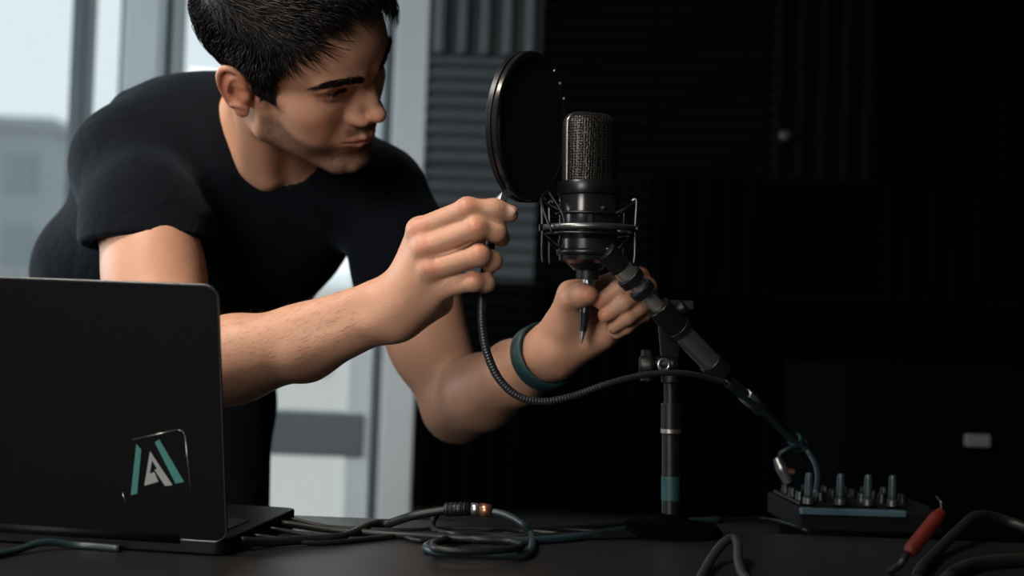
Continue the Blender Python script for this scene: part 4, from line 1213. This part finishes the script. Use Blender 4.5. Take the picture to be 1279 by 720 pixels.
# ------------------------------------------------------------------ hair
def build_hair():
    HL = head_layers()[:1]
    CEN = np.array([0, -5, 45.0])
    NT, NP_ = 90, 180
    th = np.linspace(0.02, math.pi * .80, NT); ph = np.linspace(0, 2 * math.pi, NP_, endpoint=False)
    T, Pp = np.meshgrid(th, ph, indexing='ij')
    dirs = np.stack([np.sin(T) * np.cos(Pp), np.sin(T) * np.sin(Pp), np.cos(T)], -1)
    t = np.full(T.size, 130.0); df = dirs.reshape(-1, 3)
    for _ in range(40):
        w = HO + ((CEN + df * t[:, None]) * HS) @ HR.T
        d = evalf(HL, w.astype(np.float32), np.zeros((1, 3), np.float32), .03)[:, 0]
        t -= np.minimum(d, .03) / HS * .9
    RAD = t.reshape(NT, NP_)
    def rad(dv):
        tt = np.arccos(np.clip(dv[:, 2], -1, 1)); pp = np.arctan2(dv[:, 1], dv[:, 0]) % (2 * math.pi)
        fi = np.clip((tt - th[0]) / (th[1] - th[0]), 0, NT - 1.001); fj = pp / (2 * math.pi) * NP_
        i = fi.astype(int); j = fj.astype(int) % NP_; a = fi - i; b = fj - np.floor(fj); j2 = (j + 1) % NP_
        return (RAD[i, j] * (1 - a) + RAD[i + 1, j] * a) * (1 - b) + (RAD[i, j2] * (1 - a) + RAD[i + 1, j2] * a) * b
    def zmin(y):
        return np.interp(y, [-200, -62, -40, -26, -22, 4, 9, 26, 30, 41, 44, 56, 90], [-40, -40, -36, -20, 26, 30, 2, 8, 38, 66, 90, 108, 150])
    def inside(p): return p[:, 2] - zmin(p[:, 1])         # mm above the hairline
    sm = lambda v, a, b: np.clip((v - a) / (b - a), 0, 1) ** 2 * (3 - 2 * np.clip((v - a) / (b - a), 0, 1))
    def thick(p):
        e = np.clip(inside(p) / 24, 0, 1)
        return (2 + 12 * sm(p[:, 2], 20, 80) + 14 * sm(p[:, 2], 85, 118) * sm(p[:, 1], -60, 30) + 8 * sm(-p[:, 1], 10, 70)) * (.25 + .75 * e)
    # under-cap
    S = (CEN + df * t[:, None]); ins = inside(S)
    cap_r = t + np.where(ins > -4, thick(S) * .62 - .4, -4)
    Vc = HO + ((CEN + df * cap_r[:, None]) * HS) @ HR.T
    ok = (ins > -3).reshape(NT, NP_)
    F = []
    for i in range(NT - 1):
        for j in range(NP_):
            j2 = (j + 1) % NP_
            if ok[i, j] and ok[i, j2] and ok[i + 1, j] and ok[i + 1, j2]:
                F.append((i * NP_ + j, (i + 1) * NP_ + j, (i + 1) * NP_ + j2, i * NP_ + j2))
    hair = np_mesh('hair', Vc, np.array(F), M_hair, person)
    hair['label'] = 'short dark brown hair swept forward'
    # strands
    N = 15000
    z = rng.uniform(math.cos(th[-1]), .999, N * 2); a = rng.uniform(0, 2 * math.pi, N * 2)
    d = np.stack([np.sqrt(1 - z * z) * np.cos(a), np.sqrt(1 - z * z) * np.sin(a), z], 1)
    root = CEN + d * rad(d)[:, None]
    edge = inside(root)
    keep = edge > rng.uniform(-3, 3, len(edge))
    root = root[keep][:N]; n = len(root)
    SEG = 8
    top = sm(root[:, 2], 70, 105)
    front = sm(root[:, 1], 5, 35)
    dirn = np.stack([np.where(root[:, 0] > 0, .1, -.1), -.45 + front * .95, np.full(n, -1.0)], 1) * (1 - top)[:, None] + \
        np.stack([-.35 + 0 * top, np.ones(n), .05 + 0 * top], 1) * top[:, None]
    clump = np.sin(root[:, 0] * .35 + root[:, 1] * .22) + np.sin(root[:, 1] * .41 - root[:, 2] * .3 + 1)
    dirn += rng.normal(0, .07, (n, 3)) + .24 * clump[:, None] * np.array([.6, .5, .2])
    lng = (27 + 26 * top + 8 * sm(-root[:, 1], 20, 70)) * rng.uniform(.7, 1.2, n) * (.32 + .68 * np.clip(inside(root) / 30, 0, 1))
    lift = thick(root) * rng.uniform(.65, 1.05, n)
    p = root.copy(); path = [p.copy()]
    wav = rng.uniform(0, 6, n)
    for s in range(1, SEG + 1):
        f = s / SEG
        dv = p - CEN; nr = dv / np.linalg.norm(dv, axis=1)[:, None]
        tg = dirn - nr * (dirn * nr).sum(1)[:, None]; tg /= np.linalg.norm(tg, axis=1)[:, None]
        side = np.cross(tg, nr)
        p = p + (tg + side * (.22 * np.sin(wav + f * 4 + clump * 2))[:, None]) * (lng / SEG)[:, None]
        dv = p - CEN; rr = np.linalg.norm(dv, axis=1); nr = dv / rr[:, None]
        tgt = rad(nr) + lift * np.minimum(1, f * 2.2) * (1 - .35 * f * f) + .4
        p = CEN + nr * tgt[:, None]
        path.append(p.copy())
    path = np.stack(path, 1)                                  # n, SEG+1, 3
    w0 = rng.uniform(.32, .72, n)
    tgs = np.gradient(path, axis=1); tgs /= np.linalg.norm(tgs, axis=2)[..., None] + 1e-9
    nr = path - CEN; nr /= np.linalg.norm(nr, axis=2)[..., None]
    sd = np.cross(tgs, nr); sd /= np.linalg.norm(sd, axis=2)[..., None] + 1e-9
    ww = w0[:, None] * np.array([.8, 1, 1, 1, .95, .85, .65, .4, .08])[None]
    tri = []
    for k in range(3):
        an = 2 * math.pi * k / 3
        tri.append(path + (sd * math.cos(an) + nr * math.sin(an)) * ww[..., None])
    Vh = np.stack(tri, 2)                                     # n, SEG+1, 3, 3
    idx = np.arange(n * (SEG + 1) * 3).reshape(n, SEG + 1, 3)
    Fh = np.concatenate([np.stack([idx[:, :-1, k], idx[:, :-1, (k + 1) % 3], idx[:, 1:, (k + 1) % 3], idx[:, 1:, k]], -1).reshape(-1, 4) for k in range(3)])
    W_ = HO + (Vh.reshape(-1, 3) * HS) @ HR.T
    o = np_mesh('hair_strands', W_, Fh, M_hair, person); o.parent = hair; o.matrix_parent_inverse = Matrix(); o['kind'] = 'stuff'
    # brows and lashes
    HLf = head_layers()
    def surf(x, z):
        y = np.full(len(x), 112.0)
        for _ in range(60):
            w = HO + (np.stack([x, y, z], 1) * HS) @ HR.T
            dd = evalf(HLf, w.astype(np.float32), np.zeros((1, 3), np.float32), .02)[:, 0]
            y -= np.minimum(dd, .02) / HS * .6
        return y
    def hairs(name, x, y, z, dr, ln, w):
        n = len(x); b = np.stack([x, y, z], 1); pts = []
        dr = dr / np.linalg.norm(dr, axis=1)[:, None]
        for f in (0, .4, .75, 1):
            pts.append(b + dr * (ln * f)[:, None] + np.array([0, 1.4, 0]) * (4 * f * (1 - f) * .5 + .2))
        path = np.stack(pts, 1)
        up = np.array([0, .8, .6]); sd = np.cross(dr, up); sd /= np.linalg.norm(sd, axis=1)[:, None]; nn = np.cross(sd, dr)
        ww = w * np.array([.9, 1, .7, .1])
        V = np.stack([path + (sd[:, None] * math.cos(2.094 * k) + nn[:, None] * math.sin(2.094 * k)) * ww[None, :, None] for k in range(3)], 2)
        idx = np.arange(n * 12).reshape(n, 4, 3)
        F = np.concatenate([np.stack([idx[:, :-1, k], idx[:, :-1, (k + 1) % 3], idx[:, 1:, (k + 1) % 3], idx[:, 1:, k]], -1).reshape(-1, 4) for k in range(3)])
        np_mesh(name, HO + (V.reshape(-1, 3) * HS) @ HR.T, F, M_hair, person)['kind'] = 'stuff'
    # brow line: a straight, slightly arched stroke over the eye
    kx = np.linspace(9, 60, 14); kz = np.full(14, 42.0)
    for _ in range(25):
        ky = surf(kx, kz)
        w = HO + (np.stack([kx, ky, kz], 1) * HS) @ HR.T - CAM
        ppx = 639.5 + FPX * (w @ CR) / (w @ _f); ppy = 360 - FPX * (w @ CU) / (w @ _f)
        tgt = np.interp(ppx, [378, 400, 430, 450, 470], [113.5, 107.5, 102.5, 100.5, 98])
        kz = np.clip(kz + (ppy - tgt) * .5, 30, 56)
    for s in (1, -1):
        nb = 520
        u = rng.uniform(0, 1, nb)
        x = 11 + u * 46; zc = np.interp(x, kx, kz); wd = np.interp(u, [0, .15, .6, 1], [3.6, 4.8, 3.8, 1.2])
        z = zc + rng.uniform(-1, 1, nb) * wd
        y = surf(s * x, z)
        dr = np.stack([s * np.full(nb, 1.0), -.25 - .5 * u, np.interp(u, [0, .3, 1], [.8, .35, -.25])], 1) + rng.normal(0, .15, (nb, 3))
        hairs('eyebrow', s * x, y, z, dr, rng.uniform(5, 9, nb), .22)
        nl = 60; u = rng.uniform(-1, 1, nl)
        x = EYE[0] + 1 + u * 12.0; z = EYE[2] - .6 + 3.9 * np.sqrt(1 - (u * .98) ** 2) + .4 + (u * 1.4)
        y = EYE[1] + np.sqrt(np.maximum(14.2 ** 2 - (x - EYE[0]) ** 2 - (z - EYE[2]) ** 2, 4))
        dr = np.stack([s * u * .5, np.ones(nl), -.15 + 0 * u], 1)
        hairs('eyelashes', s * x, y - .6, z, dr, rng.uniform(4, 6, nl), .22)
build_hair()

# ------------------------------------------------------------------ wrist band on the left wrist
ax = unit(WrL - ElL)
cyv = np.array([0, 1.0, 0]); nf = unit(cyv - ax * (cyv @ ax)); nw = np.cross(ax, nf)
bc = WrL - ax * .018
o = MB(); n = 56
vs = []; fs = []
for k in range(n):
    a = 2 * math.pi * k / n
    e = nw * math.cos(a) * .0335 + nf * math.sin(a) * .0300
    en = unit(nw * math.cos(a) / .0335 + nf * math.sin(a) / .0300)
    for da, dr in ((-.0105, 0), (-.0098, .0020), (.0098, .0020), (.0105, 0), (.0105, -.0012), (-.0105, -.0012)):
        vs.append(bc + e + en * dr + ax * da)
for k in range(n):
    for j in range(6):
        fs.append((k * 6 + j, k * 6 + (j + 1) % 6, ((k + 1) % n) * 6 + (j + 1) % 6, ((k + 1) % n) * 6 + j))
o.add(vs, fs, True)
wbn = o.build('wrist_band', M_band)
tag(wbn, 'dark teal silicone band around the left wrist', 'wristband')

# fine hair on the forearms
def arm_hair(a, b, r0, r1, n, side):
    d = unit(b - a); V = body_V
    t = rng.uniform(.12, .93, n); u = rng.normal(0, 1, (n, 3)); u -= (u @ d)[:, None] * d; u /= np.linalg.norm(u, axis=1)[:, None]
    keep = u @ side > -.25; t, u = t[keep], u[keep]; n = len(t)
    AL_ = arm_layers()
    rr = np.full(n, .06)
    base = a + (b - a) * t[:, None]
    for _ in range(30):
        q = base + u * rr[:, None]
        rr -= np.minimum(evalf(AL_, q.astype(np.float32), np.zeros((1, 3), np.float32), .01)[:, 0], .02) * .9
    p0 = base + u * rr[:, None]
    dr = d * .8 + u * .35 + rng.normal(0, .25, (n, 3)); ln = rng.uniform(.005, .011, n)
    p1 = p0 + dr * (ln * .5)[:, None]; p2 = p0 + (dr + d * .3 - u * .18) * ln[:, None]
    w = .00009
    sdv = np.cross(dr, u); sdv /= np.linalg.norm(sdv, axis=1)[:, None]
    Vv = np.stack([p0 - sdv * w, p0 + sdv * w, p1 + sdv * w, p1 - sdv * w, p2], 1).reshape(-1, 3)
    i = np.arange(n) * 5
    F3 = np.concatenate([np.stack([i, i + 1, i + 2], 1), np.stack([i, i + 2, i + 3], 1), np.stack([i + 3, i + 2, i + 4], 1)])
    np_mesh('arm_hair', Vv, F3, M_armhair, person)['kind'] = 'stuff'
M_armhair = mat('arm_hair', (.10, .058, .038), .5)
body_V = None
arm_hair(ElR, WrR, .04, .03, 1300, unit(np.array([0, -.5, .8])))
arm_hair(ElL, WrL, .04, .03, 1100, unit(np.array([.2, -.3, .9])))
